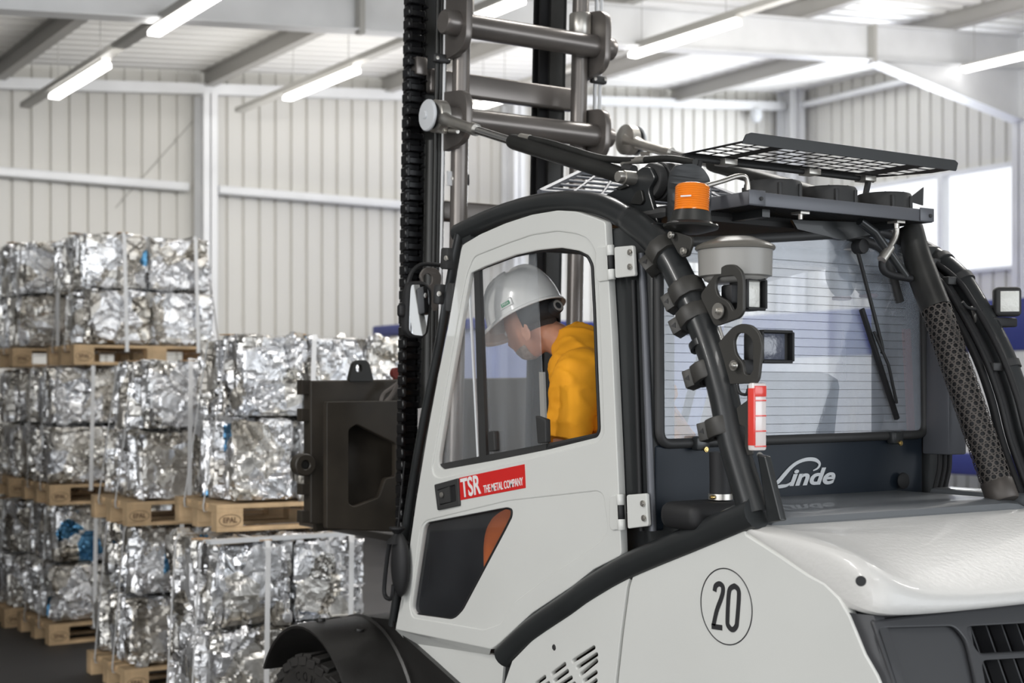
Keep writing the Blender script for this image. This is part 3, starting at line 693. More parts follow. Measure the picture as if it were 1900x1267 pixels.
for i in range(len(sp_)):
    f = i / (len(sp_) - 1) * (len(wk) - 1); k = min(len(wk) - 2, int(f)); ws.append(wk[k] + (wk[k + 1] - wk[k]) * (f - k))
bm = ribbon('L', [(v.x, v.y) for v in sp_], ws, YL, None, None)
a, b = P(1464, 902, Y=YL), P(1549, 898, Y=YL)
me = text_me('inde', 1, Matrix.Identity(4), .0005, shear=.32, bold=.03, align='LEFT')
xs_ = [v.co.x for v in me.vertices]; ys_ = [v.co.y for v in me.vertices]; hh = P(1538, 867, Y=YL).z - b.z
for v in me.vertices:
    v.co.x = (v.co.x - min(xs_)) / (max(xs_) - min(xs_)) * (b.x - a.x); v.co.y = (v.co.y - min(ys_)) / (max(ys_) - min(ys_)) * hh; v.co.z = .001 * (1 if v.co.z > 0 else -1)
me.transform(Matrix.Translation((a.x, YL - .0015, a.z)) @ YF(0)); bm.from_mesh(me)
obj('lettering', bm, M['silverletter'], lin, 'silver script lettering', smooth=False)
# wiper on the rear window
wp = obj('wiper_arm', tube(NB(), smoothpath([P(*q, Y=3.135) for q in ((1588, 455), (1600, 500), (1626, 600), (1637, 645), (1636, 655))], 4), .006, 8), M['blacksoft'], fl)
bm = NB(); a, b = P(1598, 574, Y=3.15), P(1664, 778, Y=3.15); tube(bm, [a, b], 1, section=[(-.004, -.007), (-.004, .007), (.012, .003), (.012, -.003)]); tube(bm, [a.lerp(b, .2) + Vector((.012, -.012, 0)), a.lerp(b, .5) + Vector((.02, -.02, 0)), a.lerp(b, .85) + Vector((.01, -.012, 0))], .005, 8); obj('wiper_blade', bm, M['blacksoft'], wp)
bm = NB(); c = P(1588, 458, Y=3.15); cyl(bm, c, c + Vector((0, -.035, 0)), .024, 18); obj('wiper_motor_cap', bm, M['blacksoft'], wp)
# front windscreen
bm = NB(); A = [p + Vector((.01, .005, 0)) for p in (ap[0], ap[3], ap[5])]; B = [Vector((2 * XC - p.x, p.y, p.z)) for p in A]
loft(bm, [A, B]); obj('windscreen', bm, M['glassclear'], fl)
bm = NB(); q = [p + Vector((.008, .004, 0)) for p in (ap[3], ap[5])]
loft(bm, [[q[0] + Vector((0, .012, -.25)), q[1]], [Vector((2 * XC - v.x, v.y, v.z)) for v in (q[0] + Vector((0, .012, -.25)), q[1])]]); obj('front_bulkhead', bm, M['darkm'], fl)
# the far door
fd = mir(door); 
for ch in list(door.children):
    if ch.name.split('.')[0] in ('window_surround', 'lower_surround'):
        o = mir(ch); o.parent = fd; o.location = -wl(fd)
# ---- white body under the arch
def pxs(a, b, n): return [(a[0] + (b[0] - a[0]) * i / n, a[1] + (b[1] - a[1]) * i / n) for i in range(n + 1)]
vent = []
for a, b in (((1063, 1226), (1102, 1201)), ((1071, 1238), (1107, 1214)), ((1077, 1251), (1107, 1226)), ((1083, 1263), (1106, 1247)), ((1088, 1276), (1106, 1262)),
             ((1024, 1250), (1048, 1232)), ((1028, 1263), (1053, 1245)), ((1036, 1272), (1060, 1257)), ((1042, 1284), (1066, 1268)), ((994, 1268), (1011, 1256)), ((1000, 1280), (1018, 1267))):
    u, v = sx([a, b], 2.545); vent.append(slot(u, v, .011))
P1 = [(950, 1226), (994, 1181), (1064, 1133), (1104, 1103), (1169, 1071), (1163, 1090), (1152, 1172), (1139, 1290), (1118, 1500), (890, 1500), (928, 1290)]
sp1 = plate('engine_cover', sx(P1, 2.545), vent, XF(2.545), .02, M['white'], fl, .003)
bm = NB(); c = P(1028, 1201, X=2.545); lathe(bm, [(0, .002), (.008, .002), (.01, 0), (0, 0)], c, (-1, 0, 0), 16); obj('cover_lock', bm, M['darkm'], sp1)
bm = NB(); b2(bm, (2.60, 3.3, .62), (2.62, 4.1, .89)); obj('vent_backing', bm, M['blacksoft'], fl)
P2 = [(1173, 1069), (1286, 1019), (1381, 979), (1385, 991), (1440, 1026), (1500, 1066), (1529, 1081), (1557, 1108), (1577, 1143), (1606, 1213), (1629, 1253), (1690, 1400), (1730, 1500), (1122, 1500), (1143, 1290), (1156, 1172), (1167, 1090)]
sp2 = plate('side_panel', sx(P2, 2.545), [], XF(2.545), .03, M['white'], fl, .006)
mir(sp1); mir(sp2)
# speed sticker
c = P(1347, 1125, X=2.5445); ring = NB(); tube(ring, [(c.x, c.y + .1 * math.cos(t), c.z + .1 * math.sin(t)) for t in [2 * math.pi * i / 64 for i in range(64)]], .0017, 6, closed=True)
obj('speed_sticker', ring, M['blackletter'], sp2, 'thin black ring of the speed sticker')
def strokes(polys, w, X, nm):
    bm = NB()
    for pl, closed in polys:
        q = [P(a, b, X=X) for a, b in pl]; q = smoothpath(q + ([q[0]] if closed else []), 5)
        if closed: q = q[:-1]
        k = len(q); L = []; Rr = []
        for i, p in enumerate(q):
            d = (q[(i + 1) % k] - q[i - 1]) if closed else (q[min(k - 1, i + 1)] - q[max(0, i - 1)])
            d.x = 0; d.normalize(); n = Vector((0, -d.z, d.y)); L.append(p + n * w / 2); Rr.append(p - n * w / 2)
        o = Vector((-.001, 0, 0)); rows = [L, [a + o for a in L], [a + o for a in Rr], Rr]
        if closed: rows = [r_ + [r_[0]] for r_ in rows]
        loft(bm, rows + [rows[0]])
    return obj(nm, bm, M['blackletter'], sp2, smooth=False)
strokes([([(1326, 1097), (1328, 1087), (1335, 1083), (1341, 1088), (1341.5, 1098), (1338, 1111), (1330, 1133), (1324, 1160)], False), ([(1320.5, 1161.5), (1330, 1163), (1340, 1164.5)], False),
         ([(1363, 1087), (1370, 1094), (1371, 1110), (1368, 1150), (1366, 1162), (1359, 1168), (1351, 1160), (1350, 1146), (1352, 1106), (1355, 1092)], True)], .0142, 2.5442, 'speed_number')
# ---- counterweight
half = lambda row: [Vector(p) for p in row] + [Vector((2 * XC - p[0], p[1], p[2])) for p in row[::-1]]
rowH = half([(2.585, 2.80, 1.438), (2.60, 2.775, 1.438), (2.625, 2.755, 1.437), (2.66, 2.748, 1.436), (2.72, 2.745, 1.436), (2.80, 2.745, 1.435), (2.95, 2.745, 1.435), (3.10, 2.745, 1.435)])
rowM = half([(2.567, 2.78, 1.435), (2.572, 2.66, 1.433), (2.585, 2.56, 1.425), (2.625, 2.51, 1.41), (2.69, 2.495, 1.395), (2.78, 2.49, 1.385), (2.95, 2.485, 1.378), (3.10, 2.485, 1.377)])
rowB = half([(2.552, 2.76, 1.430), (2.553, 2.58, 1.422), (2.557, 2.43, 1.408), (2.572, 2.352, 1.385), (2.605, 2.318, 1.350), (2.665, 2.303, 1.320), (2.76, 2.297, 1.302), (3.05, 2.292, 1.288)])
rowB2 = half([(2.547, 2.755, 1.434), (2.547, 2.56, 1.40), (2.547, 2.42, 1.36), (2.552, 2.335, 1.335), (2.59, 2.303, 1.315), (2.66, 2.293, 1.295), (2.76, 2.288, 1.285), (3.05, 2.284, 1.275)])
rowC = half([(2.545, 2.743, 1.419), (2.545, 2.53, 1.338), (2.545, 2.40, 1.262), (2.547, 2.315, 1.250), (2.59, 2.294, 1.247), (2.66, 2.286, 1.2465), (2.76, 2.28, 1.245), (3.05, 2.275, 1.243)])
rowD = [p + Vector((.012 if p.x < XC else -.012, .07, .012)) for p in rowC]
bm = NB(); loft(bm, [rowH, rowM, rowB, rowB2, rowC, rowD])
cwt = obj('counterweight', bm, M['whiterear'], fl); md = cwt.modifiers.new('s', 'SUBSURF'); md.levels = 2; md.render_levels = 2
bm = NB(); c = P(1602, 1078, Y=2.318); lathe(bm, [(0, .004), (.0115, .004), (.0125, 0), (0, 0)], c + Vector((-.004, .004, 0)), (-.75, -.65, .1), 18); obj('filler_plug', bm, M['blacksoft'], cwt)
GY = 2.335
zt_ = P(1700, 1141, Y=GY).z
g_out = [(2.556, zt_), (2 * XC - 2.556, zt_), (2 * XC - 2.575, .55), (2.575, .55)]
SH = .45
def yg(z): return GY + SH * (z - zt_)
def syg(pts):
    out = []
    for q in pts:
        y = GY
        for _ in range(6): p = P(*q, Y=y); y = yg(p.z)
        out.append((p.x, p.z))
    return out
seam = [P(*q, X=2.549) for q in ((1574, 1136), (1579, 1143), (1593, 1176), (1607, 1212), (1630, 1252), (1660, 1325), (1690, 1400))]
bm = NB(); loft(bm, [[(2.56, p.y + .05, p.z) for p in seam], [(2.549, p.y - .004, p.z) for p in seam], [(2.551, min(p.y - .008, max(yg(p.z) + .012, p.y - .03)), p.z) for p in seam], [(2.565, yg(p.z) + .002, p.z) for p in seam], [(2.60, yg(p.z) + .004, p.z) for p in seam]]); gcn = obj('grille_corner', bm, M['bezel'], fl); mir(gcn)
rec = rnd(syg([(1627, 1166), (1772, 1162), (1795, 1190), (1812, 1262), (1822, 1330), (1690, 1330), (1655, 1250)]), .03, 5)
o1 = rnd(syg([(1792, 1163), (2060, 1148), (2060, 1200), (1816, 1213)]), .02, 4); o2 = rnd(syg([(1822, 1226), (2060, 1212), (2060, 1300), (1838, 1310)]), .02, 4)
gr = plate('rear_grille', rnd(g_out, .01), [rec, o1, o2], YF(GY), .014, M['bezel'], fl, .005)
plate('grille_recess', syg([(1627, 1146), (1806, 1137), (1850, 1400), (1712, 1400)]), [], YF(GY + .016), .01, M['bezel'], gr)
for k in range(14):
    bm = NB(); x = 2.93 + .06 * k; b2(bm, (x, GY + .10, .7), (x + .006, GY + .14, 1.21)); obj('grille_slat', bm, M['bezel'], gr, smooth=False)
for o in [gr] + list(gr.children):
    for v in o.data.vertices: v.co.y += SH * (v.co.z - zt_)
bm = NB(); b2(bm, (2.60, 2.66, .36), (2 * XC - 2.60, 3.14, 1.37), .02); obj('chassis', bm, M['blacksoft'], fl)
bm = NB(); b2(bm, (2.64, 3.15, .36), (2 * XC - 2.64, 4.62, .87), .02); obj('front_chassis', bm, M['darkm'], fl)
# hood
bm = NB(); sec = []
for x in [2.615, 2.625, 2.65, 2.70] + [2.8 + .1 * i for i in range(8)] + [3.58, 3.63, 3.655, 3.665]:
    e = min(1, (x - 2.615) / .06, (3.665 - x) / .06); zt2 = 1.445 + .022 * max(0, e) ** .5
    sec.append([(x, 3.17, 1.43), (x, 3.17, zt2), (x, 2.95, zt2), (x, 2.80, zt2 - .001), (x, 2.765, zt2 - .004), (x, 2.742, zt2 - .014), (x, 2.735, zt2 - .028), (x, 2.742, zt2 - .040), (x, 2.77, 1.43)])
loft(bm, sec, closed=True); obj('engine_hood', bm, M['hood'], fl)
bm = NB(); b2(bm, (3.672, 2.72, 1.43), (3.78, 3.12, 1.476), .015); obj('hood_end_cap', bm, M['hood'], fl)
# intake duct by the post
T('intake_duct', [(1336, 838), (1337, 880), (1337, 925)], .031, M['blacksoft'], Y=2.99); bm = NB(); c = P(1337, 921, Y=2.99); lathe(bm, [(.031, -.008), (.034, -.008), (.034, .008), (.031, .008)], c, (0, 0, 1), 20); cl_ = obj('hose_clip', bm, M['steel'], fl); bolt(cl_, c + Vector((-.036, -.012, 0)), (-1, 0, 0), .006, .012, M['brass'])
bm = NB(); c = P(1305, 955, Y=3.0); bx(bm, c + Vector((0, 0, -.0)), (.20, .16, .075), None, .03, 4); obj('intake_box', bm, M['blacksoft'], fl)
T('post_cable', [(1408, 842), (1418, 852), (1424, 862), (1428, 890)], .007, M['greyplastic'], X=2.60, sm=4)
# ---- exhaust
ex = [P(*q, X=3.60) for q in ((1690, 422), (1700, 470), (1714, 515), (1737, 573))]
exh = obj('exhaust_pipe', tube(NB(), smoothpath(ex, 6), (lambda n: [.038 + .010 * min(1, i / (n * .6)) for i in range(n)])(19), 24), M['mastdark'], fl)
a, b = P(1737, 573, X=3.60), P(1849, 895, X=3.60); ax = (b - a).normalized(); u = ax.orthogonal().normalized(); v = ax.cross(u); L = (b - a).length; rr = .0475
bm = NB(); nc, nr = 14, max(8, round(L / .0195)); ch = L / nr
def cp(i, s): t = 2 * math.pi * i / nc; return a + ax * s + (u * math.cos(t) + v * math.sin(t)) * rr
for j in range(nr):
    off = .5 * (j % 2)
    for i in range(nc):
        o8, i8 = [], []
        for k in range(12):
            t = 2 * math.pi * k / 12 + math.pi / 6; cx, cy = math.cos(t), math.sin(t); mmax = max(abs(cx), abs(cy))
            o8.append(cp(i + off + .5 * cx / mmax, (j + .5 + .5 * cy / mmax) * ch)); i8.append(cp(i + off + .335 * cx, (j + .5 + .36 * cy) * ch))
        O = [bm.verts.new(p) for p in o8]; I = [bm.verts.new(p) for p in i8]
        for k in range(12): bm.faces.new((O[k], O[(k + 1) % 12], I[(k + 1) % 12], I[k]))
obj('heat_shield', bm, M['sleeve'], exh, 'perforated sleeve')
bm = NB(); cyl(bm, a, b, .0405, 24); obj('inner_pipe', bm, M['blacksoft'], exh)
bm = NB(); cyl(bm, b - ax * .004, P(1862, 930, X=3.60), .0485, 24); obj('foot_collar', bm, M['sleeve'], exh)
# ---- parts on the rear right corner
bm = NB(); q0, q1 = P(1745, 640, Y=3.12), P(1758, 842, Y=3.12); b2(bm, (q0.x - .03, 3.06, q1.z), (q0.x + .055, 3.17, 2.02), .006); obj('cable_box', bm, M['lug'], fl)
for k in range(3): T('cable', [(1744 + 9 * k, 842), (1743 + 9 * k, 870), (1734 + 9 * k, 910)], .008, M['blacksoft'], Y=3.12, n=8, sm=3)
for k, (dx_, dy_, r_) in enumerate(((-.065, .0, .016), (-.045, -.045, .010), (-.09, .02, .013), (-.10, -.02, .008))):
    pts = [Vector((2 * XC - p.x + dx_, p.y + dy_, p.z - .02)) for p in post[4:]]
    obj('hose', tube(NB(), pts, r_, 10), M['blacksoft'], fl)
for i in (9, 16, 27):
    p = post[i]; d = (post[i + 1] - post[i - 1]).normalized(); bm = NB(); lathe(bm, [(.040, -.012), (.046, -.012), (.046, .012), (.040, .012)], Vector((2 * XC - p.x, p.y, p.z)), d, 16); bx(bm, Vector((2 * XC - p.x - .06, p.y - .01, p.z)), (.06, .03, .026), None, .004); obj('hose_clamp', bm, M['darkm'], fl)
rl = P(1868, 560, X=3.86); bm = NB(); bx(bm, rl, (.085, .055, .095), None, .014, 3); w3 = obj('work_light', bm, M['darkm'], fl)
bm = NB(); bx(bm, rl + Vector((.004, -.0285, 0)), (.058, .004, .066), None, .0015); obj('lens', bm, M['lens'], w3)
RP('light_bracket', [(1802, 568), (1842, 566), (1848, 612), (1815, 610)], rl.y + .04, .006, M['steel'], rad=.004)
bm = NB(); bx(bm, rl + Vector((-.01, .02, -.065)), (.12, .05, .03), None, .006); obj('light_foot', bm, M['blacksoft'], fl)
for o in (w3, [c_ for c_ in w3.children][0]): o.data.transform(Matrix.Translation(rl) @ Matrix.Rotation(R(-42), 4, 'Z') @ Matrix.Translation(-rl))
for q in ((1833, 584), (1840, 596)): bolt(fl, P(*q, Y=rl.y + .038), (0, -1, 0), .008, .01)
T('light_cable', [(1786, 560), (1795, 570), (1815, 575), (1840, 580)], .005, M['blacksoft'], Y=rl.y + .03, n=8, sm=4)
# ---- air conditioner on the roof
CYY = 3.023
x0c, x1c = P(1389, 367, Y=CYY).x, P(1731, 397, Y=CYY).x; zc1, zc0 = P(1389, 354, Y=CYY).z, P(1389, 379.5, Y=CYY).z
bm = NB(); b2(bm, (x0c, CYY, zc0), (x1c, CYY + .010, zc1), .002); b2(bm, (x0c, CYY, zc0), (x0c + .01, CYY + .46, zc1), .002); b2(bm, (x1c - .01, CYY, zc0), (x1c, CYY + .46, zc1), .002); b2(bm, (x0c, CYY + .45, zc0), (x1c, CYY + .46, zc1), .002)
con = obj('condenser', bm, M['lug'], fl)
bm = NB(); b2(bm, (x0c + .01, CYY + .01, zc0 + .006), (x1c - .01, CYY + .45, zc1 - .004)); k = 0
for k in range(60): x = x0c + .014 + (x1c - x0c - .028) * k / 59; b2(bm, (x, CYY + .02, zc0 + .001), (x + .003, CYY + .44, zc0 + .007))
obj('fin_pack', bm, M['darkm'], con, smooth=False)
for q in (x0c - .001, x1c - .062):
    bm = NB(); b2(bm, (q, CYY - .004, zc0 + .002), (q + .063, CYY, zc1 + .004), .001); cp_ = obj('corner_plate', bm, M['lug'], con); bolt(cp_, (q + .045, CYY - .004, (zc0 + zc1) / 2), (0, -1, 0), .006, .006, M['darkm'])
for px in (1434, 1537, 1640):
    c = P(px, 360, Y=CYY + .125); c.z = zc1; r_ = .086; f = None
    bm = NB(); lathe(bm, [(r_ * .97, 0), (r_ * 1.02, .002), (r_, .006), (r_, .050), (r_ * .96, .056), (r_ * .90, .054), (r_ * .90, .004)], c, (0, 0, 1), 32); f = obj('cooling_fan', bm, M['darkm'], con)
    bm = NB(); lathe(bm, [(0, .052), (.026, .052), (.030, .046), (.03, .02), (0, .02)], c, (0, 0, 1), 18)
    for k in range(8):
        t = math.pi / 4 * k; d = Vector((math.cos(t), math.sin(t), 0)); tube(bm, [c + d * .02 + Vector((0, 0, .054)), c + d * (r_ * .95) + Vector((0, 0, .054))], .0035, 6)
    obj('fan_guard', bm, M['darkm'], f)
    bm = NB()
    for k in range(7):
        t = 2 * math.pi / 7 * k; d = Vector((math.cos(t), math.sin(t), 0)); s = Vector((-d.y, d.x, 0)); bx(bm, c + d * .053 + Vector((0, 0, .030)), (.05, .032, .003), Matrix((d, s, Vector((0, 0, 1)))).transposed() @ Matrix.Rotation(.6, 3, 'X'))
    obj('fan_blades', bm, M['blacksoft'], f, smooth=False)
    for t in (-2.1, -1.2, .9, 2.2): bm = NB(); b2(bm, (c.x + r_ * math.cos(t) - .006, c.y + r_ * math.sin(t) - .006, c.z), (c.x + r_ * math.cos(t) + .006, c.y + r_ * math.sin(t) + .006, c.z + .045), .002); obj('fan_mount', bm, M['darkm'], f)
for px in (1485, 1663):
    c = P(px, 394 if px < 1600 else 407, Y=CYY + .04); c.z = zc0; bm = NB(); b2(bm, (c.x - .018, c.y - .02, zc0 - .007), (c.x + .018, c.y + .02, zc0)); lathe(bm, [(0, -.022), (.007, -.022), (.008, -.007), (0, -.007)], c, (0, 0, 1), 8); obj('mounting_nut', bm, M['steel'], con)
T('coolant_pipe', [(1308, 345), (1340, 336), (1368, 327), (1382, 328), (1387, 340), (1388, 353)], .0075, M['steel'], Y=CYY + .05, n=10, sm=4)
fit = T('hose_fitting', [(1663, 414), (1663, 432), (1657, 448), (1642, 470)], .0095, M['steel'], Y=CYY + .05, n=10, sm=4); T('crimp', [(1652, 458), (1636, 482)], .015, M['steel'], Y=CYY + .05, n=12, parent=fit); T('cooling_hose', [(1640, 474), (1637, 488), (1640, 502), (1655, 510), (1690, 517)], .012, M['blacksoft'], Y=CYY + .06, n=10, sm=4)
T('roof_strut', [(1595, 410), (1622, 430), (1680, 512)], .014, M['dark'], Y=3.08, n=10)
T('roof_strut', [(1570, 436), (1606, 448), (1640, 470), (1668, 560)], .017, M['darkm'], Y=3.17, n=10, sm=4)
bm = NB(); tri = sy([(1722, 378), (1712, 376), (1714, 346)], CYY + .1); plate('wind_flap', sy([(1682, 372), (1714, 347), (1713, 381)], CYY + .12), [], YF(CYY + .12), .004, M['darkm'], fl); bm.free()
for q in (x0c + .1, x1c - .13): bm = NB(); b2(bm, (q, CYY + .05, 2.295), (q + .03, CYY + .42, zc0)); obj('condenser_mount', bm, M['dark'], fl)
bm = NB(); p0, p1 = P(1555, 432, Y=3.14), P(1640, 418, Y=3.14); plate('roof_bracket', sy([(1470, 408), (1660, 414), (1640, 430), (1566, 446), (1480, 425)], 3.15), [], YF(3.15), .01, M['dark'], fl); bm.free()
# ---- open roof grille above the condenser
gy0, gy1 = 2.98, 3.225; gx0, gx1 = 2.738, 3.642; gz = 2.487
hl = []
cols = [(gx0 + .02, gx0 + .075), (gx0 + .083, gx0 + .135)] + [(gx0 + .185 + .0665 * i, gx0 + .185 + .0665 * i + .058) for i in range(8)] + [(gx1 - .12, gx1 - .06)]
for xa, xb in cols:
    for r_ in range(5):
        ya = gy0 + .024 + r_ * .0425; hl.append([(xa, ya), (xb, ya), (xb, ya + .034), (xa, ya + .034)])
me = plate_me([(gx0, gy0), (gx1, gy0), (gx1 - .0, gy0 + .10), (gx1 - .08, gy1 + .02), (gx0, gy1 + .02)], hl, ZF(gz), .0012)
rg = link('roof_grille', me, M['darkm'], fl, smooth=False)
bm = NB(); lip = [(gx0 - .004, gz - .008), (gx0 + .012, gz + .020), (gx0 + .03, gz + .026), (gx1 - .012, gz + .026), (gx1 + .004, gz + .018), (gx1 - .006, gz - .008)]
plate('grille_lip', rnd(lip, .004), [], YF(gy0 - .002), .004, M['dark'], rg, .001); bm.free()
bm = NB(); tube(bm, [(gx0 + .0, gy1 + .01, gz - .012), (gx1 - .1, gy1 + .01, gz - .012)], .009, 10); obj('hinge_bar', bm, M['darkm'], rg)
for x in (2.9, 3.25, 3.5):
    bm = NB(); b2(bm, (x - .025, gy1 - .02, gz - .022), (x + .025, gy1 + .03, gz - .004), .002); obj('grille_clip', bm, M['steel'], rg)
for x in (2.80, 3.52): bm = NB(); tube(bm, [(x, gy1 + .01, gz - .015), (x, gy1 + .05, 2.33)], .010, 8); obj('grille_post', bm, M['darkm'], rg)
# front roof grille
FA, FB, FC, FD = P(1002, 357, X=2.68), P(1076, 321, X=2.95), P(1200, 338, X=3.35), P(1150, 372, X=2.95)
FC = Vector((3.55, FB.y - .0, FB.z + .0)); FD = Vector((3.6, FA.y - .1, FA.z))
bm = NB()
def quadp(s, t): return FA.lerp(FD, s).lerp(FB.lerp(FC, s), t)
for i in range(9): tube(bm, [quadp(i / 8, 0), quadp(i / 8, 1)], .006 if i % 8 else .012, 6)
for j in range(6): tube(bm, [quadp(0, j / 5), quadp(1, j / 5)], .005 if j % 5 else .012, 6)
obj('front_roof_grille', bm, M['lug'], fl)
# ---- tilt cylinders
TX = 2.734
eye = P(804, 215, X=TX - .02)
bm = NB(); c0 = Vector((TX, eye.y, eye.z))
lathe(bm, [(.012, -.024), (.052, -.022), (.062, -.016), (.062, .022), (.05, .026), (.012, .026)], c0, (1, 0, 0), 28)
eyeo = obj('tilt_eye', bm, M['steel'], fl)
bm = NB(); lathe(bm, [(0, .040), (.012, .040), (.0155, .036), (.0155, .033), (.024, .033), (.056, .029), (.060, .024), (.060, .018), (0, .018)], c0 + Vector((-.022, 0, 0)), (-1, 0, 0), 28); obj('eye_washer', bm, M['tarp'], eyeo)
bm = NB(); lathe(bm, [(.05, -.024), (.050, -.045), (.046, -.045), (.0, -.045)], c0, (1, 0, 0), 24); obj('eye_seal', bm, M['blacksoft'], eyeo)
e1 = P(838, 226, X=TX)
rod_a, rod_b, cyl_a, cyl_b = P(834, 225, X=TX), P(880, 240, X=TX), P(950, 262, X=TX), P(1172, 331, X=TX)
bm = NB(); tube(bm, [c0, rod_a, rod_a.lerp(rod_b, .2), rod_b], [.036, .022, .021, .0195], 16); tube(bm, [rod_b - (rod_b - rod_a) * .1, rod_b + (rod_b - rod_a) * .08], .023, 16); neck = obj('rod_end', bm, M['steel'], fl)
bm = NB(); tube(bm, [rod_b, cyl_a], .0155, 16); rod = obj('piston_rod', bm, M['chrome'], fl)
bm = NB(); tube(bm, [cyl_a, cyl_a.lerp(cyl_b, .03), cyl_b], [.025, .0275, .0265], 18); tc = obj('tilt_cylinder', bm, M['mastdark'], fl)
bm = NB(); q = rod_a + Vector((0, 0, -.035)); tube(bm, [q, q + Vector((0, -.06, -.012))], .008, 10); bolt(eyeo, q + Vector((-.01, .01, 0)), (-1, 0, 0)); obj('eye_clamp', bm, M['steel'], eyeo)
for o in (eyeo, neck, rod, tc): 
    m_ = mir(o)
    for ch in list(o.children):
        k_ = mir(ch); k_.parent = m_; k_.location = -wl(m_)
T('hydraulic_hose', [(984, 257), (1020, 265), (1060, 277), (1110, 292), (1150, 297), (1195, 297), (1240, 294), (1290, 301)], .011, M['mastdark'], X=TX, n=10, sm=4)
T('hose_coupling', [(966, 254), (984, 257)], .013, M['steel'], X=TX, n=8)
bm = NB(); tube(bm, [P(1155, 305, X=TX), P(1165, 300, X=TX), P(1176, 298, X=TX), P(1198, 296, X=TX)], [.009, .009, .011, .012], 10); obj('hose_coupling', bm, M['steel'], fl)
bm = NB(); tube(bm, [P(1160, 312, X=TX), P(1176, 316, X=TX)], .016, 12); obj('port_cap', bm, M['darkm'], fl)
SP('cylinder_bracket', [(1105, 372), (1140, 352), (1166, 343), (1178, 320), (1192, 309), (1206, 310), (1216, 330), (1203, 352), (1226, 430), (1196, 430), (1168, 402)], 2.645, .016, M['dark'], rad=.012, bev=.004)
SP('bracket_rib', [(1168, 378), (1180, 354), (1190, 352), (1194, 372), (1188, 380)], 2.636, .01, M['mastdark'], rad=.006, bev=.002); SP('bracket_rib', [(1138, 350), (1160, 341), (1166, 346), (1150, 352)], 2.636, .01, M['mastdark'], rad=.004, bev=.002)
q = P(1178, 331, X=2.65); bm = NB(); lathe(bm, [(0, .065), (.016, .065), (.0175, .060), (.0175, .045), (.021, .045), (.021, 0)], q, (-1, 0, 0), 12); obj('pivot_bolt', bm, M['steel'], fl)
bm = NB(); lathe(bm, [(.02, 0), (.050, 0), (.053, .004), (.053, .026), (.046, .028), (.046, .034), (.057, .036), (.058, .10), (.05, .105), (0, .105)], P(1205, 335, X=2.66), (1, 0, 0), 24); obj('pivot_bush', bm, M['darkm'], fl)
# ---- mast
MC = 3.157
mr = lambda x: 2 * MC - x
def lean(z): return -.034 * (z - 1.78)
def mbar(bm, x0, x1, y0, y1, z0, z1):
    r = bmesh.ops.create_cube(bm, size=1)
    for v in r['verts']:
        z = z0 + (z1 - z0) * (v.co.z + .5); v.co = Vector((x0 + (x1 - x0) * (v.co.x + .5), y0 + (y1 - y0) * (v.co.y + .5) + lean(z), z))
ZT = 4.3
for s in (0, 1):
    f = (lambda x: x) if s == 0 else mr
    bm = NB(); f = (lambda x: x) if s == 0 else (lambda x: 6.29 - x); mbar(bm, f(2.80), f(2.815), 4.93, 5.02, .3, ZT); mbar(bm, f(2.80), f(2.88), 4.93, 4.945, .3, ZT); mbar(bm, f(2.80), f(2.88), 5.005, 5.02, .3, ZT); obj('outer_mast_rail', bm, M['mastdark'], fl, smooth=False)
    bm = NB(); mbar(bm, f(2.835), f(2.85), 4.95, 5.0, .5, ZT); mbar(bm, f(2.835), f(2.92), 4.947, 4.96, .5, ZT); mbar(bm, f(2.835), f(2.92), 4.99, 5.003, .5, ZT); obj('inner_mast_rail', bm, M['blacksoft'], fl, smooth=False)
    f = (lambda x: x) if s == 0 else mr
    bm = NB(); cx_ = f(2.875); tube(bm, [(cx_, 4.76 + lean(.6), .6), (cx_, 4.76 + lean(ZT), ZT)], .034, 22); lc = obj('lift_cylinder', bm, M['mast'], fl)
    bm = NB(); cx_ = f(2.822); tube(bm, [(cx_, 4.80 + lean(.6), .6), (cx_, 4.80 + lean(ZT), ZT)], .010, 10); obj('lift_pipe', bm, M['mast'], lc)
zE = c0.z; MY = eye.y + .0
zU = P(870, 48, Y=MY).z
for z in (zE, zU):
    bm = NB(); tube(bm, [(2.84, MY, z), (mr(2.84), MY, z)], .046, 28); obj('mast_crossbar', bm, M['mast'], fl)
for z, h_ in ((P(875, 161, Y=4.86).z, .095), (P(835, 391, Y=4.86).z, .083), (1.35, .1)):
    bm = NB(); bx(bm, (MC, 4.90 + lean(z), z), (.70, .045, h_), None, .012, 3); obj('mast_tie', bm, M['mast'], fl)
def mplate(x, zc, hh_, th=.028, wy=.16, nm='mast_plate'):
    o = rnd([(-(MY + .10), zc - hh_), (-(MY - .07) , zc - hh_ + .02), (-(MY - .08), zc + hh_ - .02), (-(MY + .10), zc + hh_)], [.01, .07, .07, .01], 7)
    return plate(nm, o, [], XF(x), th, M['mast'], fl, .003)
for z, hh_ in ((P(846, 218, Y=MY).z, .115), (P(846, 36, Y=MY).z, .14)):
    a_ = mplate(2.815, z, hh_); b_ = mplate(mr(2.815) - .028, z, hh_)
for x, s in ((2.815, -1), (mr(2.815), 1)):
    bm = NB(); c = Vector((x, MY, zU)); lathe(bm, [(.05, -.02), (.047, .03), (.046, .055), (.042, .06), (0, .06)], c, (s, 0, 0), 28); obj('bar_end', bm, M['mast'], fl)
    bm = NB(); c = Vector((x, MY, zE)); lathe(bm, [(.05, -.02), (.046, .02), (.04, .05), (0, .05)], c, (s, 0, 0), 24); obj('bar_end', bm, M['mast'], fl)
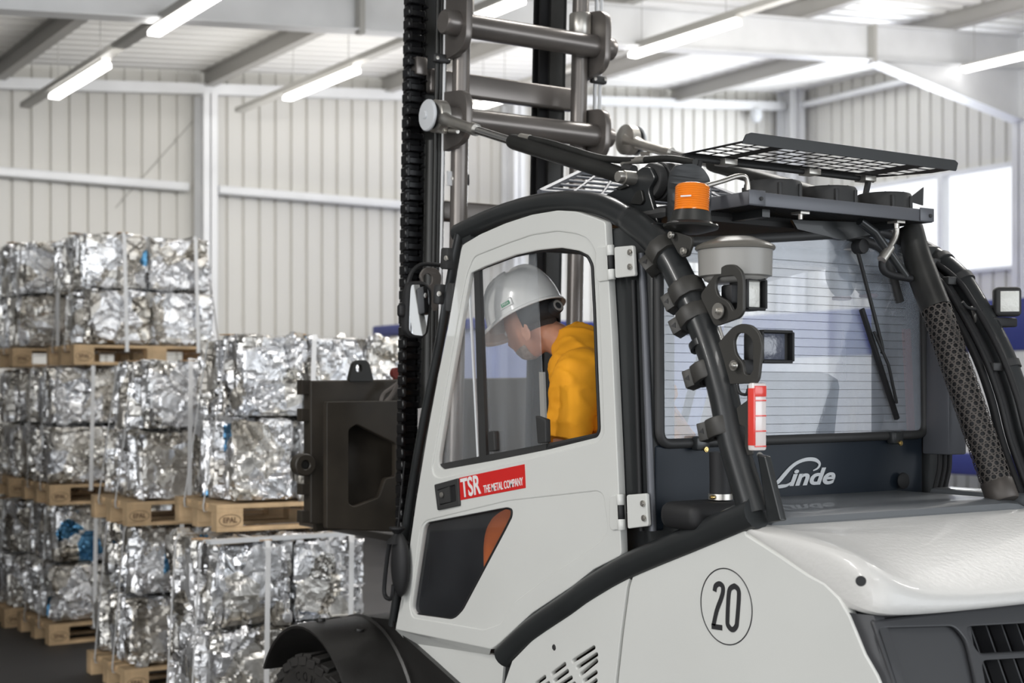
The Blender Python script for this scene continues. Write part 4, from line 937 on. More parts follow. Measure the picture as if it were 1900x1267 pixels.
# energy chain along the left rail, link by link
ctop = P(768, 0, Y=4.9).z + .5
zs, lk = .62, .0475; nlk = int((ctop - zs) / lk); per = []
ch_o = None
bm = NB(); mbar(bm, 2.715, 2.775, 4.90, 4.93, zs, ctop); ch_o = obj('energy_chain', bm, M['chain'], fl, smooth=False)
for k in range(nlk):
    z = zs + lk * (k + .5); y = 4.885 + lean(z)
    bm = NB(); bx(bm, (2.706, y, z), (.016, .05, lk * .80), None, .004, 1); bx(bm, (2.748, y - .003, z), (.066, .014, lk * .55), None, .004, 1); bx(bm, (2.783, y, z - lk * .45), (.012, .03, .006)); obj('chain_link', bm, M['chain'], ch_o)
bm = NB(); zq = zE - .06; tube(bm, [(2.812, 4.86 + lean(.7), .7), (2.812, 4.86 + lean(zq), zq)], .030, 18); obj('hose_guide', bm, M['mastdark'], fl)
for k, (xx, yy, r_) in enumerate(((2.790, 4.80, .0085), (2.806, 4.80, .0085), (2.817, 4.79, .006))):
    bm = NB(); tube(bm, [(xx, yy + lean(.7), .7), (xx, yy + lean(ZT), ZT)], r_, 10); obj('hydraulic_line', bm, M['mastdark'] if k < 2 else M['galv'], fl)
for k, xx in enumerate((mr(2.80), mr(2.775))):
    bm = NB(); tube(bm, [(xx + .02, 4.78 + lean(zE), zE), (xx + .02, 4.78 + lean(ZT), ZT)], .0075, 10); obj('hydraulic_line', bm, M['galv'], fl)
for x, y_, pxy in ((2.80, 4.785, (808, 113)), (mr(2.775), 4.765, (1108, 153))):
    z = P(*pxy, Y=y_).z; bm = NB(); bx(bm, (x, y_ + lean(z), z), (.075, .028, .034), None, .008, 3); hc = obj('line_clamp', bm, M['darkm'], fl)
    for s in (-.026, .026): bolt(hc, (x + s, y_ - .014 + lean(z), z + s * .1), (0, -1, 0), .007, .006)
bm = NB(); z = P(785, 120, Y=4.80).z; bx(bm, (2.758, 4.84, z), (.05, .05, .07), None, .006); obj('chain_anchor', bm, M['mast'], fl)
bm = NB(); z = P(845, 331, Y=4.72).z; bx(bm, (2.845, 4.735, z), (.042, .012, .055)); cl = obj('guide_clip', bm, M['galv'], fl, smooth=False); bolt(cl, (2.845, 4.729, z), (0, -1, 0), .008, .008); bm = NB(); bx(bm, (2.89, 4.73, z), (.05, .03, .05), None, .008); obj('clip_band', bm, M['darkm'], fl)
for x in (2.9, mr(2.9)):
    zc_ = zU + .05; bm = NB(); cyl(bm, (mr(2.875) if x > MC else 2.875, 4.76 + lean(zc_), zc_), (mr(2.875) if x > MC else 2.875, 4.76 + lean(zc_ + .09), zc_ + .09), .046, 22); obj('cylinder_head', bm, M['steel'], fl)
# leaf chain beside the right cylinder
bm = NB()
for k in range(26):
    z = zU + .06 + .03 * k; bx(bm, (mr(2.80), 4.83 + lean(z), z), (.026 if k % 2 else .018, .014, .026), None, .004, 1)
obj('leaf_chain', bm, M['mastdark'], fl)
# ---- carriage, side shifter and forks
CA = RP('carriage_plate', [(606, 745), (800, 742), (800, 990), (606, 981)], 5.30, .035, M['carr'], holes=[[(647, 797), (662, 787), (734, 823), (734, 884), (716, 887), (703, 923), (657, 940), (647, 934)]], rad=.012, bev=.004)
SF = RP('side_shifter', [(576, 706), (1000, 700), (1000, 984), (576, 972)], 5.42, .07, M['carr'], holes=[[(640, 780), (760, 800), (760, 930), (640, 945)]], rad=.01, bev=.006)
for k, (ya, yb) in enumerate(((705, 732), (758, 782), (898, 918), (948, 970))): RP('shifter_tooth', [(560, ya), (577, ya), (577, yb), (560, yb)], 5.43, .05, M['carr'], parent=SF, bev=.003)
RP('lifting_lug', [(648, 708), (656, 674), (663, 668), (680, 668), (686, 674), (694, 708)], 5.41, .03, M['mastdark'], holes=[[(661, 676), (671, 676), (672, 690), (661, 690)]], rad=.012, bev=.002, parent=SF)
bm = NB(); c = P(563, 862, Y=5.42); lathe(bm, [(.018, .02), (.022, .025), (.042, .025), (.047, .02), (.047, -.03), (.018, -.03)], c, (0, -1, 0), 24); bu = obj('pivot_bushing', bm, M['carr'], SF); bm = NB(); lathe(bm, [(0, .015), (.016, .015), (.016, -.03), (0, -.03)], c, (0, -1, 0), 18); obj('pivot_pin', bm, M['mastdark'], bu)
bm = NB(); c = P(690, 850, Y=5.6); cyl(bm, c + Vector((-.05, 0, .06)), c + Vector((.4, 0, .06)), .08, 24); cyl(bm, c + Vector((.0, -.1, -.02)), c + Vector((.0, .15, -.02)), .07, 24); obj('shift_cylinder', bm, M['mastdark'], fl)
bm = NB(); b2(bm, (2.62, 5.47, 1.20), (3.70, 5.50, 1.78)); obj('carriage_back', bm, M['carr'], fl)
T('hose_loop', [(707, 748), (712, 732), (725, 722), (738, 712)], .011, M['mast'], Y=5.36, n=8, sm=4); T('hose_loop', [(714, 748), (726, 735), (737, 716), (745, 700)], .011, M['mast'], Y=5.33, n=8, sm=4)
bm = NB(); c = P(672, 660, Y=5.45); x_ = P(738, 692, Y=5.47); lathe(bm, [(0, .0), (.024, .0), (.024, .03), (0, .03)], x_, (0, 1, 0), 18); b2(bm, (x_.x - .012, 5.475, 1.76), (x_.x + .012, 5.495, x_.z)); obj('hose_reel_cover', bm, M['redbelt'], fl)
for x in (3.17, 3.66):
    bm = NB(); b2(bm, (x - .06, 5.50, 1.12), (x + .06, 5.545, 1.75), .006); b2(bm, (x - .06, 5.50, 1.105), (x + .06, 6.7, 1.14), .006); obj('fork', bm, M['blade'], fl)
# ---- mirrors
MO = [(759, 522), (790, 521), (802, 534), (803, 559), (796, 618), (788, 627), (761, 626), (751, 614), (754, 543)]
MG = [(764, 528), (789, 528), (796, 541), (797, 563), (790, 617), (785, 623), (767, 621), (759, 613), (760, 570), (762, 536)]
ma = obj('mirror_arm', tube(NB(), smoothpath([P(*q, Y=4.40) for q in ((753, 585), (755, 540), (762, 510), (775, 494), (792, 490), (822, 493), (841, 502), (847, 522), (843, 548))], 4), .0075, 10), M['blacksoft'], fl)
mh = plate('mirror_housing', rnd(sy(MO, 4.36), .025, 5), [], YF(4.36), .035, M['blacksoft'], ma, .01); plate('mirror_glass', rnd(sy(MG, 4.358), .02, 5), [], YF(4.358), .003, M['mirror'], mh)
bm = NB(); c = P(746, 576, Y=4.38); bx(bm, c, (.03, .03, .045), None, .01, 3); obj('mirror_knob', bm, M['blacksoft'], ma)
for q, s in (((834, 480), (.05, .05, .075)), ((820, 546), (.05, .045, .07)), ((849, 548), (.03, .05, .08)), ((842, 552), (.04, .05, .10))):
    bm = NB(); bx(bm, P(*q, X=2.565), s, Matrix.Rotation(.1, 3, 'X'), .008); obj('mirror_clamp', bm, M['darkm'], fl)
for q in ((829, 479), (816, 545)): bolt(fl, P(*q, X=2.54), (-1, -.3, 0), .009, .008)
RP('mirror_bracket', [(779, 512), (785, 500), (795, 495), (812, 498), (820, 512), (812, 575), (806, 578), (800, 560)], 4.47, .012, M['mast'], holes=[[(785, 512), (794, 506), (802, 512), (802, 528), (788, 530)]], rad=.012, bev=.002)
lm = obj('lower_mirror_arm', tube(NB(), smoothpath([P(*q, X=2.50) for q in ((724, 1000), (719, 1030), (714, 1075), (713, 1100), (719, 1110), (727, 1108), (730, 1085))], 4), .008, 8), M['blacksoft'], fl)
bm = NB(); c = P(743, 1048, X=2.52); bmesh.ops.create_uvsphere(bm, u_segments=20, v_segments=14, radius=1, matrix=Matrix.Translation(c) @ Matrix.Diagonal((.03, .05, .115, 1))); obj('lower_mirror_shell', bm, M['blacksoft'], lm)
bm = NB(); c = P(737, 990, X=2.52); lathe(bm, [(.045, -.035), (.03, -.02), (.012, 0), (.03, .018), (.03, .024), (0, .024)], c, (0, 0, 1), 16); an = obj('antenna_base', bm, M['blacksoft'], fl); T('antenna', [(738, 982), (746, 900), (751, 856)], .003, M['blacksoft'], X=2.52, n=6, parent=an)
# ---- lamps on the rear post
bc = P(1283, 393, X=2.60); k = bc.length
bm = NB(); lathe(bm, [(0, -.062), (.03, -.06), (.075, -.046), (.078, -.040), (.060, -.030), (.054, -.008), (.052, 0), (.0, 0)], bc, (.06, 0, 1), 32); be = obj('beacon', bm, M['mastdark'], fl)
bm = NB(); prof = [(0, .0795), (.030, .079), (.043, .075), (.0475, .069)] + [(.0475 + (.0012 if i % 2 else 0), .069 - .003 * i) for i in range(1, 22)] + [(.0495, .002), (0, .002)]
lathe(bm, prof, bc, (.06, 0, 1), 32); obj('amber_dome', bm, M['orangeplastic'], be)
lg = P(1262, 372, X=2.55); bm = NB(); bx(bm, bc + Vector((-.043, -.027, .038)), (.03, .002, .004), Matrix.Rotation(-1.0, 3, 'Z')); obj('dome_mark', bm, M['letter'], be)
for t in (.2, -.7, -1.4): bolt(be, bc + Vector((.068 * math.cos(t), .068 * math.sin(t), -.042)), (0, 0, 1), .006, .008)
shp = sy([(1230, 425), (1230, 345), (1236, 322), (1250, 308), (1268, 304), (1286, 304), (1300, 312), (1309, 330), (1312, 352), (1310, 425)], 3.16)
me = plate_me(rnd(shp, .01), [], YF(3.16), .004)
bmx = bmesh.new(); bmx.from_mesh(me); bmesh.ops.subdivide_edges(bmx, edges=bmx.edges, cuts=3)
xm = sum(v.co.x for v in bmx.verts) / len(bmx.verts)
for v in bmx.verts: v.co.y -= 3.2 * (v.co.x - xm) ** 2
bmx.to_mesh(me); bmx.free(); link('beacon_shield', me, M['dark'], fl)
SP('beacon_bracket', [(1238, 432), (1254, 430), (1283, 440), (1283, 455), (1276, 475), (1266, 478), (1258, 470)], 2.56, .010, M['clamp'], rad=.008, bev=.002)
for q in ((1247, 436), (1270, 466)): bolt(fl, P(*q, X=2.55), (-1, 0, 0), .010, .012)
# round grey sounder
sc_ = P(1364, 460, X=2.665)
bm = NB(); lathe(bm, [(0, -.098), (.07, -.097), (.085, -.088), (.088, -.082), (.100, -.078), (.102, -.004), (.0, -.004)], sc_, (0, 0, 1), 36); so = obj('warning_sounder', bm, M['greyplastic'], fl)
bm = NB(); lathe(bm, [(0, .030), (.05, .029), (.058, .025), (.090, .014), (.106, .006), (.110, 0), (.108, -.006), (.100, -.008), (0, -.008)], sc_, (0, 0, 1), 36); obj('sounder_lid', bm, M['greylid'], so)
B1 = [(1298, 548), (1330, 503), (1344, 491), (1362, 490), (1376, 503), (1379, 520), (1379, 578), (1371, 590), (1326, 606)]
H1 = [(1326, 530), (1331, 514), (1362, 511), (1368, 520), (1367, 572), (1360, 577), (1352, 560), (1331, 548)]
SP('lamp_bracket', B1, 2.575, .010, M['clamp'], holes=[H1], rad=.014, bev=.002)
B2 = [(1329, 640), (1358, 607), (1374, 600), (1394, 603), (1408, 617), (1414, 640), (1407, 702), (1402, 711), (1348, 713)]
H2 = [(1361, 632), (1368, 618), (1384, 618), (1397, 632), (1397, 688), (1391, 696), (1381, 694), (1379, 674), (1364, 656)]
SP('lamp_bracket', B2, 2.575, .010, M['clamp'], holes=[H2], rad=.014, bev=.002)
for q, s in (((1333, 577), .022), ((1362, 678), .014)):
    bm = NB(); lathe(bm, [(0, .004), (s, .004), (s, 0), (0, 0)], P(*q, X=2.564), (-1, 0, 0), 20); wa = obj('washer', bm, M['steel'], fl); bolt(wa, P(*q, X=2.56), (-1, 0, 0), .008, .014, M['steel'])
def lamp(px, py, Y, sz, lz, lm_, nm):
    c = P(px, py, Y=Y); bm = NB(); bx(bm, c + Vector((0, .03, 0)), (sz[0], .06, sz[1]), None, .012, 3); o = obj('work_light', bm, M['darkm'], fl)
    bm = NB()
    bx(bm, c + Vector((lz[2], -.0015, 0)), (lz[0], .005, lz[1]), None, .002); obj('lens', bm, lm_, o)
    bm = NB(); y_ = c.y - .008
    for a, b, w_, h_ in ((0, sz[1] / 2 - .004, sz[0] - .012, .008), (0, -sz[1] / 2 + .004, sz[0] - .012, .008), (-sz[0] / 2 + .004, 0, .008, sz[1] - .01), (sz[0] / 2 - .004, 0, .008, sz[1] - .01)): bx(bm, (c.x + a, y_, c.z + b), (w_, .02, h_), None, .002)
    obj('rim', bm, M['blacksoft'], o); return c
lc1 = lamp(1397, 546, 2.87, (.075, .088), (.052, .07, -.004), M['lens'], 'w'); lc2 = lamp(1436, 643, 2.79, (.118, .088), (.088, .07, -.008), M['lensdark'], 'w')
bm = NB(); bx(bm, lc1 + Vector((-.05, .03, .0)), (.04, .045, .05), None, .006); obj('lamp_foot', bm, M['blacksoft'], fl); bm = NB(); bx(bm, lc2 + Vector((-.06, .03, -.055)), (.06, .03, .04), None, .006); obj('lamp_foot', bm, M['blacksoft'], fl)
T('lamp_cable', [(1335, 606), (1340, 622), (1345, 640), (1350, 650)], .004, M['greyplastic'], X=2.58, n=6, sm=4); T('lamp_cable', [(1368, 713), (1372, 728), (1384, 732), (1388, 722)], .0045, M['blacksoft'], X=2.575, n=6, sm=4)
SP('tail_light_bracket', [(1386, 714), (1399, 714), (1396, 843), (1381, 845), (1383, 792), (1367, 786), (1366, 757), (1386, 743)], 2.578, .006, M['clamp'], rad=.003, bev=.001)
ta, tb = P(1398, 710, Y=2.752), P(1423, 836, Y=2.752); tcx = (ta.x + tb.x) / 2; tz0, tz1 = tb.z, ta.z
bm = NB(); b2(bm, (ta.x, 2.752, tz0), (tb.x, 2.775, tz1), .006); tl = obj('tail_light', bm, M['whitelens'], fl)
bm = NB(); b2(bm, (ta.x - .001, 2.750, tz0 + .014), (ta.x + .006, 2.772, tz1 - .014), .001); b2(bm, (ta.x + .004, 2.7495, tz1 - .036), (tb.x - .004, 2.752, tz1 - .008), .0005)
hseg = (tz1 - tz0 - .05)
for k in range(4): b2(bm, (ta.x + .004, 2.7497, tz0 + .010 + hseg * k / 3.2), (tb.x - .004, 2.7515, tz0 + .0135 + hseg * k / 3.2), .0003)
obj('red_lens', bm, M['redlens'], tl)
# ---- front mudguard and wheel
WY, WZ, WR = 5.02, .45, .435
def arc(x, r, a0, a1, n=22): return [(x, WY + r * math.cos(R(a0 + (a1 - a0) * i / n)), WZ + r * math.sin(R(a0 + (a1 - a0) * i / n))) for i in range(n + 1)]
bm = NB(); loft(bm, [arc(2.375, WR - .012, 30, 196), arc(2.35, WR - .010, 30, 196), arc(2.347, WR, 30, 196), arc(2.36, WR + .006, 30, 196), arc(2.42, WR + .010, 30, 196), arc(2.60, WR + .016, 30, 196), arc(2.608, WR + .024, 30, 196), arc(2.618, WR + .024, 30, 196), arc(2.626, WR + .016, 30, 196), arc(2.80, WR + .018, 30, 196), arc(2.80, WR - .01, 30, 196), arc(2.375, WR - .012, 30, 196)])
mg = obj('mudguard', bm, M['fender'], fl); mir(mg)
for t in (96, 118): 
    bm = NB(); cyl(bm, (2.44 + .08 * (t > 100), WY + (WR + .005) * math.cos(R(t - 10)), WZ + (WR + .005) * math.sin(R(t - 10))), (2.44 + .08 * (t > 100), WY + (WR + .022) * math.cos(R(t - 10)), WZ + (WR + .022) * math.sin(R(t - 10))), .018, 14); obj('mudguard_clip', bm, M['fender'], mg)
L1 = [P(*q, X=2.565) for q in ((728, 1150), (733, 1166), (762, 1192), (800, 1226), (845, 1267), (900, 1330), (930, 1400))]
A1 = [Vector(p) for p in arc(2.62, WR + .018, 92, 185, 6)]
bm = NB(); loft(bm, [A1, L1, [p + Vector((.12, .02, -.02)) for p in L1]]); obj('wing_fairing', bm, M['fender'], fl)
SP('step_panel', [(760, 1189), (910, 1212), (935, 1222), (918, 1420), (905, 1348), (845, 1272), (800, 1230)], 2.59, .02, M['white'], bev=.003)
def make_wheel(x, y, r, w_, name='front_wheel'):
    bm = NB(); c = Vector((x, y, r)); hw = w_ / 2
    lathe(bm, [(r * .5, -hw * .75), (r * .52, -hw * .9), (r * .8, -hw), (r * .93, -hw * .92), (r * .965, -hw * .75), (r * .965, hw * .75), (r * .93, hw * .92), (r * .8, hw), (r * .52, hw * .9), (r * .5, hw * .75)], c, (1, 0, 0), 48)
    for k in range(30):
        for s in (-1, 1):
            t = 2 * math.pi * (k + (.5 if s > 0 else 0)) / 30; d = Vector((0, math.cos(t), math.sin(t))); q = Vector((0, -math.sin(t), math.cos(t))); rot = Matrix((Vector((1, 0, 0)), q, d)).transposed() @ Matrix.Rotation(.35 * s, 3, 'Z')
            bx(bm, c + d * (r * .975) + Vector((s * hw * .5, 0, 0)), (hw * .85, r * .11, r * .06), rot, .004, 1)
            bx(bm, c + d * (r * .93) + Vector((s * hw * .93, 0, 0)), (hw * .16, r * .11, r * .09), rot, .003, 1)
    tags = obj(name, bm, M['tyre'], fl)
    bm = NB(); lathe(bm, [(0, -hw * .5), (r * .2, -hw * .5), (r * .22, -hw * .35), (r * .42, -hw * .3), (r * .5, -hw * .8), (r * .5, hw * .8), (0, hw * .8)], c, (1, 0, 0), 32); obj('rim', bm, M['greyplastic'], tags)
    return tags, c
fw, cw = make_wheel(2.50, WY + .02, .385, .26)
for k, chh in enumerate('CON'):                                   # raised letters on the tyre wall
    t = R(76 + 13 * k); d = Vector((0, math.cos(t), math.sin(t))); q = Vector((0, -math.sin(t), math.cos(t)))
    me = text_me(chh, .05, Matrix.Translation(cw + d * .30 + Vector((-.131, 0, 0))) @ Matrix((q, d, Vector((-1, 0, 0)))).transposed().to_4x4(), .0015)
    link('tyre_lettering', me, M['fender'], fw, smooth=False)
make_wheel(2 * XC - 2.50, WY + .02, .385, .26)
make_wheel(2.70, 2.85, .33, .22, 'rear_wheel'); make_wheel(2 * XC - 2.70, 2.85, .33, .22, 'rear_wheel')
# ---- inside the cab
bm = NB(); b2(bm, (2.80, 3.28, .92), (3.58, 3.85, 1.12), .02); obj('seat_base', bm, M['darkm'], fl)
bm = NB(); b2(bm, (2.94, 3.38, 1.12), (3.44, 3.85, 1.25), .04); se = obj('seat_cushion', bm, M['seat'], fl)
bm = NB(); bx(bm, (3.19, 3.34, 1.55), (.46, .12, .60), Matrix.Rotation(R(8), 3, 'X'), .04); obj('seat_back', bm, M['seat'], fl)
bm = NB(); b2(bm, (2.98, 4.28, .95), (3.70, 4.50, 1.38), .03); obj('dashboard', bm, M['darkm'], fl)
bm = NB(); sc0 = Vector((3.02, 4.12, 1.52)); axs = Vector((0, -.5, .86)).normalized(); u = axs.orthogonal().normalized(); v = axs.cross(u)
tube(bm, [sc0 + (u * math.cos(t) + v * math.sin(t)) * .15 for t in [2 * math.pi * i / 36 for i in range(36)]], .013, 10, closed=True)
for t in (.3, 2.4, 4.5): tube(bm, [sc0, sc0 + (u * math.cos(t) + v * math.sin(t)) * .15], .009, 8)
tube(bm, [sc0, sc0 - axs * .35], .03, 14); sw = obj('steering_wheel', bm, M['blacksoft'], fl)
bm = NB(); b2(bm, (3.45, 3.55, 1.25), (3.62, 4.0, 1.36), .03); obj('armrest', bm, M['seat'], fl)
bm = NB(); cyl(bm, (3.55, 3.95, 1.36), (3.56, 3.98, 1.50), .02, 14); obj('joystick', bm, M['blacksoft'], fl)
RP('warning_label', [(776, 758), (787, 756), (785, 816), (775, 818)], 4.815, .002, M['letter'], label='white warning label')
RP('warning_label', [(775, 819), (785, 817), (784, 829), (774, 831)], 4.815, .002, M['red'], label='red end of the warning label')
# ================================================================== DRIVER
def skin(verts, edges, rad, sub=1):
    me = bpy.data.meshes.new('sk'); me.from_pydata([tuple(v) for v in verts], edges, []); o = bpy.data.objects.new('sk', me); COL.objects.link(o)
    o.modifiers.new('k', 'SKIN'); s = o.modifiers.new('s', 'SUBSURF'); s.levels = sub; s.render_levels = sub
    for i, r in enumerate(rad): me.skin_vertices[0].data[i].radius = (r if isinstance(r, tuple) else (r, r))
    me.skin_vertices[0].data[0].use_root = True
    return mesh_apply(o)
def chain(pts): return [(i, i + 1) for i in range(len(pts) - 1)]
def remesh(mes, vox, smooth=0):
    bm = NB()
    for m_ in mes: bm.from_mesh(m_)
    me = bpy.data.meshes.new('r'); bm.to_mesh(me); bm.free(); o = bpy.data.objects.new('r', me); COL.objects.link(o)
    m_ = o.modifiers.new('r', 'REMESH'); m_.mode = 'VOXEL'; m_.voxel_size = vox; m_.use_smooth_shade = True
    if smooth: s = o.modifiers.new('s', 'SMOOTH'); s.iterations = smooth; s.factor = .5
    return mesh_apply(o)
V = Vector
PEL, SP1, CH, NB0, NB1 = V((3.08, 3.58, 1.36)), V((3.0, 3.68, 1.57)), V((2.89, 3.86, 1.80)), V((2.855, 3.975, 1.945)), V((2.79, 4.06, 2.0))
LS, LE, LH = V((2.735, 3.76, 1.835)), V((2.68, 3.76, 1.60)), V((2.835, 3.99, 1.655))
RS, RE, RH = V((3.05, 4.0, 1.935)), V((3.30, 4.0, 1.72)), V((3.50, 4.02, 1.54))
LHIP, LK, LF = V((2.95, 3.62, 1.33)), V((2.765, 4.25, 1.315)), V((2.79, 4.29, 1.0))
RHIP, RK, RF = V((3.18, 3.62, 1.33)), V((3.28, 4.05, 1.30)), V((3.28, 4.15, 1.0))
body = skin([PEL, SP1, CH, NB0, NB1, LS, LE, LH, RS, RE, RH, LHIP, LK, LF, RHIP, RK, RF, LF + V((0, .16, -.03)), RF + V((0, .16, -.03))],
            [(0, 1), (1, 2), (2, 3), (3, 4), (2, 5), (5, 6), (6, 7), (2, 8), (8, 9), (9, 10), (0, 11), (11, 12), (12, 13), (0, 14), (14, 15), (15, 16), (13, 17), (16, 18)],
            [.12, .11, .12, .062, .058, .058, .042, .028, .058, .042, .028, .085, .06, .045, .085, .06, .045, .04, .04], 2)
# head in its own frame: y forward, z up
HC = V((2.772, 4.092, 2.022))
HM = Matrix.Translation(HC) @ Matrix.Rotation(R(17), 4, 'Z') @ Matrix.Rotation(R(-25), 4, 'X') @ Matrix.Rotation(R(-3), 4, 'Y')
bm = NB(); bmesh.ops.create_uvsphere(bm, u_segments=40, v_segments=28, radius=1)
for v in bm.verts:
    n = v.co.copy(); x, y, z = n.x * .076, n.y * .096, n.z * .118
    t = max(0, -n.z)
    x *= 1 - .22 * t * t; y = y + .022 * t * (n.y > -.2); y *= 1 - .12 * t * (n.y < 0)
    fy = max(0, n.y)
    x += 0; z += 0
    nose = math.exp(-((n.x / .16) ** 2 + ((n.z + .22) / .20) ** 2)) * fy; y += .026 * nose
    for s in (-1, 1): y -= .012 * math.exp(-(((n.x - .36 * s) / .18) ** 2 + ((n.z - .02) / .12) ** 2)) * fy
    y += .008 * math.exp(-((n.x / .5) ** 2 + ((n.z - .14) / .08) ** 2)) * fy
    y += .006 * math.exp(-((n.x / .28) ** 2 + ((n.z + .55) / .06) ** 2)) * fy
    y += .012 * math.exp(-((n.x / .3) ** 2 + ((n.z + .85) / .15) ** 2)) * fy
    v.co = (x, y, z)
for s in (-1, 1):                                                  # ears
    r_ = bmesh.ops.create_uvsphere(bm, u_segments=16, v_segments=12, radius=1)
    for v in r_['verts']:
        c = v.co.copy(); rim = (c.y * c.y + c.z * c.z) ** .5
        v.co = V((s * (.079 + .010 * rim + c.x * .006 * s), -.020 + c.y * .020 - .012 * abs(rim), -.046 + c.z * .036))
hm_ = bpy.data.meshes.new('h'); bm.to_mesh(hm_); bm.free(); hm_.transform(HM)
def hand(W, fwd, up, side, curl, s=1.):
    """palm with four bent fingers and a thumb; fwd along the fingers, up is the back of the hand"""
    fwd, up, side = (v_.normalized() for v_ in (fwd, up, side)); out = []
    p = [W - fwd * .03, W + fwd * .02, W + fwd * .075]; out.append(skin(p, chain(p), [(.020, .026), (.018, .034), (.015, .038)], 2))
    for k, (o_, L) in enumerate(((-.030, .072), (-.010, .082), (.010, .077), (.029, .060))):
        b = W + fwd * .07 + side * o_; q = [b - fwd * .02, b]; a = 0
        for f in (.45, .32, .25): a += curl; q.append(q[-1] + (fwd * math.cos(a) - up * math.sin(a)) * L * f)
        out.append(skin(q, chain(q), [.0095, .0095, .0088, .0082, .0070], 1))
    b = W + fwd * .015 - side * .030; q = [b, b + fwd * .025 - side * .022 - up * .012, b + fwd * .050 - side * .020 - up * .032, b + fwd * .068 - side * .008 - up * .045]; out.append(skin(q, chain(q), [.013, .012, .010, .008], 1))
    return out
fl_dir = (V((2.90, 4.08, 1.64)) - LE).normalized()
hands = hand(LH, V((.55, .75, -.05)), V((-.35, .3, .85)), V((.75, -.55, .35)), .75) + hand(RH, V((.45, .6, -.6)), V((.4, .4, .8)), V((-.8, .55, 0)), .75)
pm = remesh([body, hm_] + hands, .0055, 3)
person = link('person', pm, M['skin'], None); person.location = (0, 0, 0)
tag(person, 'person in orange t-shirt and white hard hat leaning forward inside the cab', 'person')
# eyes, brows and beard
bm = NB()
for s in (-1, 1): bmesh.ops.create_uvsphere(bm, u_segments=14, v_segments=10, radius=.011, matrix=HM @ Matrix.Translation((.029 * s, .083, .002)))
obj('eyes', bm, M['letter'], person)
bm = NB(); bmesh.ops.create_uvsphere(bm, u_segments=36, v_segments=24, radius=1)
kill = [v for v in bm.verts if not (v.co.z < -.52 and v.co.y > -.05)]
bmesh.ops.delete(bm, geom=kill, context='VERTS')
for v in bm.verts:
    n = v.co.copy(); t = max(0, -n.z); x, y, z = n.x * .0775 * (1 - .22 * t * t), n.y * .098 + .022 * t * (n.y > -.2), n.z * .120
    fy = max(0, n.y); y += .013 * math.exp(-((n.x / .3) ** 2 + ((n.z + .85) / .15) ** 2)) * fy; y += .006 * math.exp(-((n.x / .28) ** 2 + ((n.z + .55) / .06) ** 2)) * fy
    v.co = HM @ V((x * 1.02, y, z))
obj('beard', bm, M['beard'], person, 'short grey beard')
bm = NB(); bmesh.ops.create_uvsphere(bm, u_segments=36, v_segments=24, radius=1)
kill = [v for v in bm.verts if not ((v.co.y < -.28 and v.co.z > -.42) or (v.co.z > .45 and v.co.y < .2))]
bmesh.ops.delete(bm, geom=kill, context='VERTS')
for v in bm.verts: n = v.co.copy(); v.co = HM @ V((n.x * .0785, n.y * .0995, n.z * .121))
obj('hair', bm, M['hair'], person, 'short dark hair')
# t-shirt and trousers
c1 = lambda a, b, t: a.lerp(b, t)
sl_end = c1(LS, LE, .86); sr_end = c1(RS, RE, .86)
def limb(bm, pts, rad, side, n=24):
    pts = [Vector(p) for p in pts]; rows = []
    for i, p in enumerate(pts):
        d = (pts[min(i + 1, len(pts) - 1)] - pts[max(0, i - 1)]).normalized(); s_ = (side - d * side.dot(d)).normalized(); f_ = d.cross(s_)
        rows.append([p + s_ * math.cos(2 * math.pi * k / n) * rad[i][0] + f_ * math.sin(2 * math.pi * k / n) * rad[i][1] for k in range(n)])
    Vv = loft(bm, rows, closed=True); bm.faces.new(Vv[0]); bm.faces.new(Vv[-1])
SD = (RS - LS).normalized(); SM = (LS + RS) / 2
bm = NB()
limb(bm, smoothpath([PEL, SP1, CH, SM * .55 + NB0 * .45, NB0 + (NB0 - SM) * .12], 4), [(lambda t: (a_, b_))(0) for a_, b_ in [(.165, .14)] * 4 + [(.165, .135)] * 4 + [(.178, .128), (.18, .124), (.178, .118), (.17, .11)] + [(.15, .098), (.125, .09), (.105, .084), (.09, .08), (.078, .074)]], SD)
for S_, E_ in ((LS, LE), (RS, RE)): limb(bm, smoothpath([S_.lerp(SM, .35), S_, c1(S_, E_, .45), c1(S_, E_, .9)], 4), [(.08, .075)] * 4 + [(.078, .08)] * 4 + [(.075, .078)] * 4 + [(.082, .084)], V((0, 1, .1)))
mt = bpy.data.meshes.new('s'); bmesh.ops.recalc_face_normals(bm, faces=bm.faces); bm.to_mesh(mt); bm.free()
sh = remesh([mt], .008, 10)
for v in sh.vertices:
    p = v.co.copy(); n = v.normal
    w_ = noise.noise(V((p.x * 9, p.y * 9, p.z * 14))) * .012 + (1 - abs(noise.noise(V((p.x * 12 + p.z * 9, p.y * 8, p.z * 15))))) ** 4 * .009
    w_ += .006 * max(0, noise.noise(V((p.z * 20 + p.y * 14, p.x * 6, 3.1)))) 
    v.co = p + n * w_
ts = link('tshirt', sh, M['shirt'], person, 'orange short-sleeved t-shirt')
bm = NB(); ca = (NB1 - NB0).normalized(); cc = NB0 + (NB0 - SM) * .05; u = ca.orthogonal().normalized(); v_ = ca.cross(u)
tube(bm, [cc + (u * math.cos(t) * 1.0 + v_ * math.sin(t)) * .078 + ca * .0 for t in [2 * math.pi * i / 30 for i in range(30)]], .010, 8, closed=True)
obj('collar', bm, M['shirt'], ts)
tr = skin([PEL, LHIP, LK, LF, RHIP, RK, RF, PEL + V((0, 0, .08))], [(0, 1), (1, 2), (2, 3), (0, 4), (4, 5), (5, 6), (0, 7)], [.14, .105, .085, .065, .105, .085, .065, .13], 2)
link('trousers', remesh([tr], .01, 3), M['hivis'], person, 'bright orange trousers')
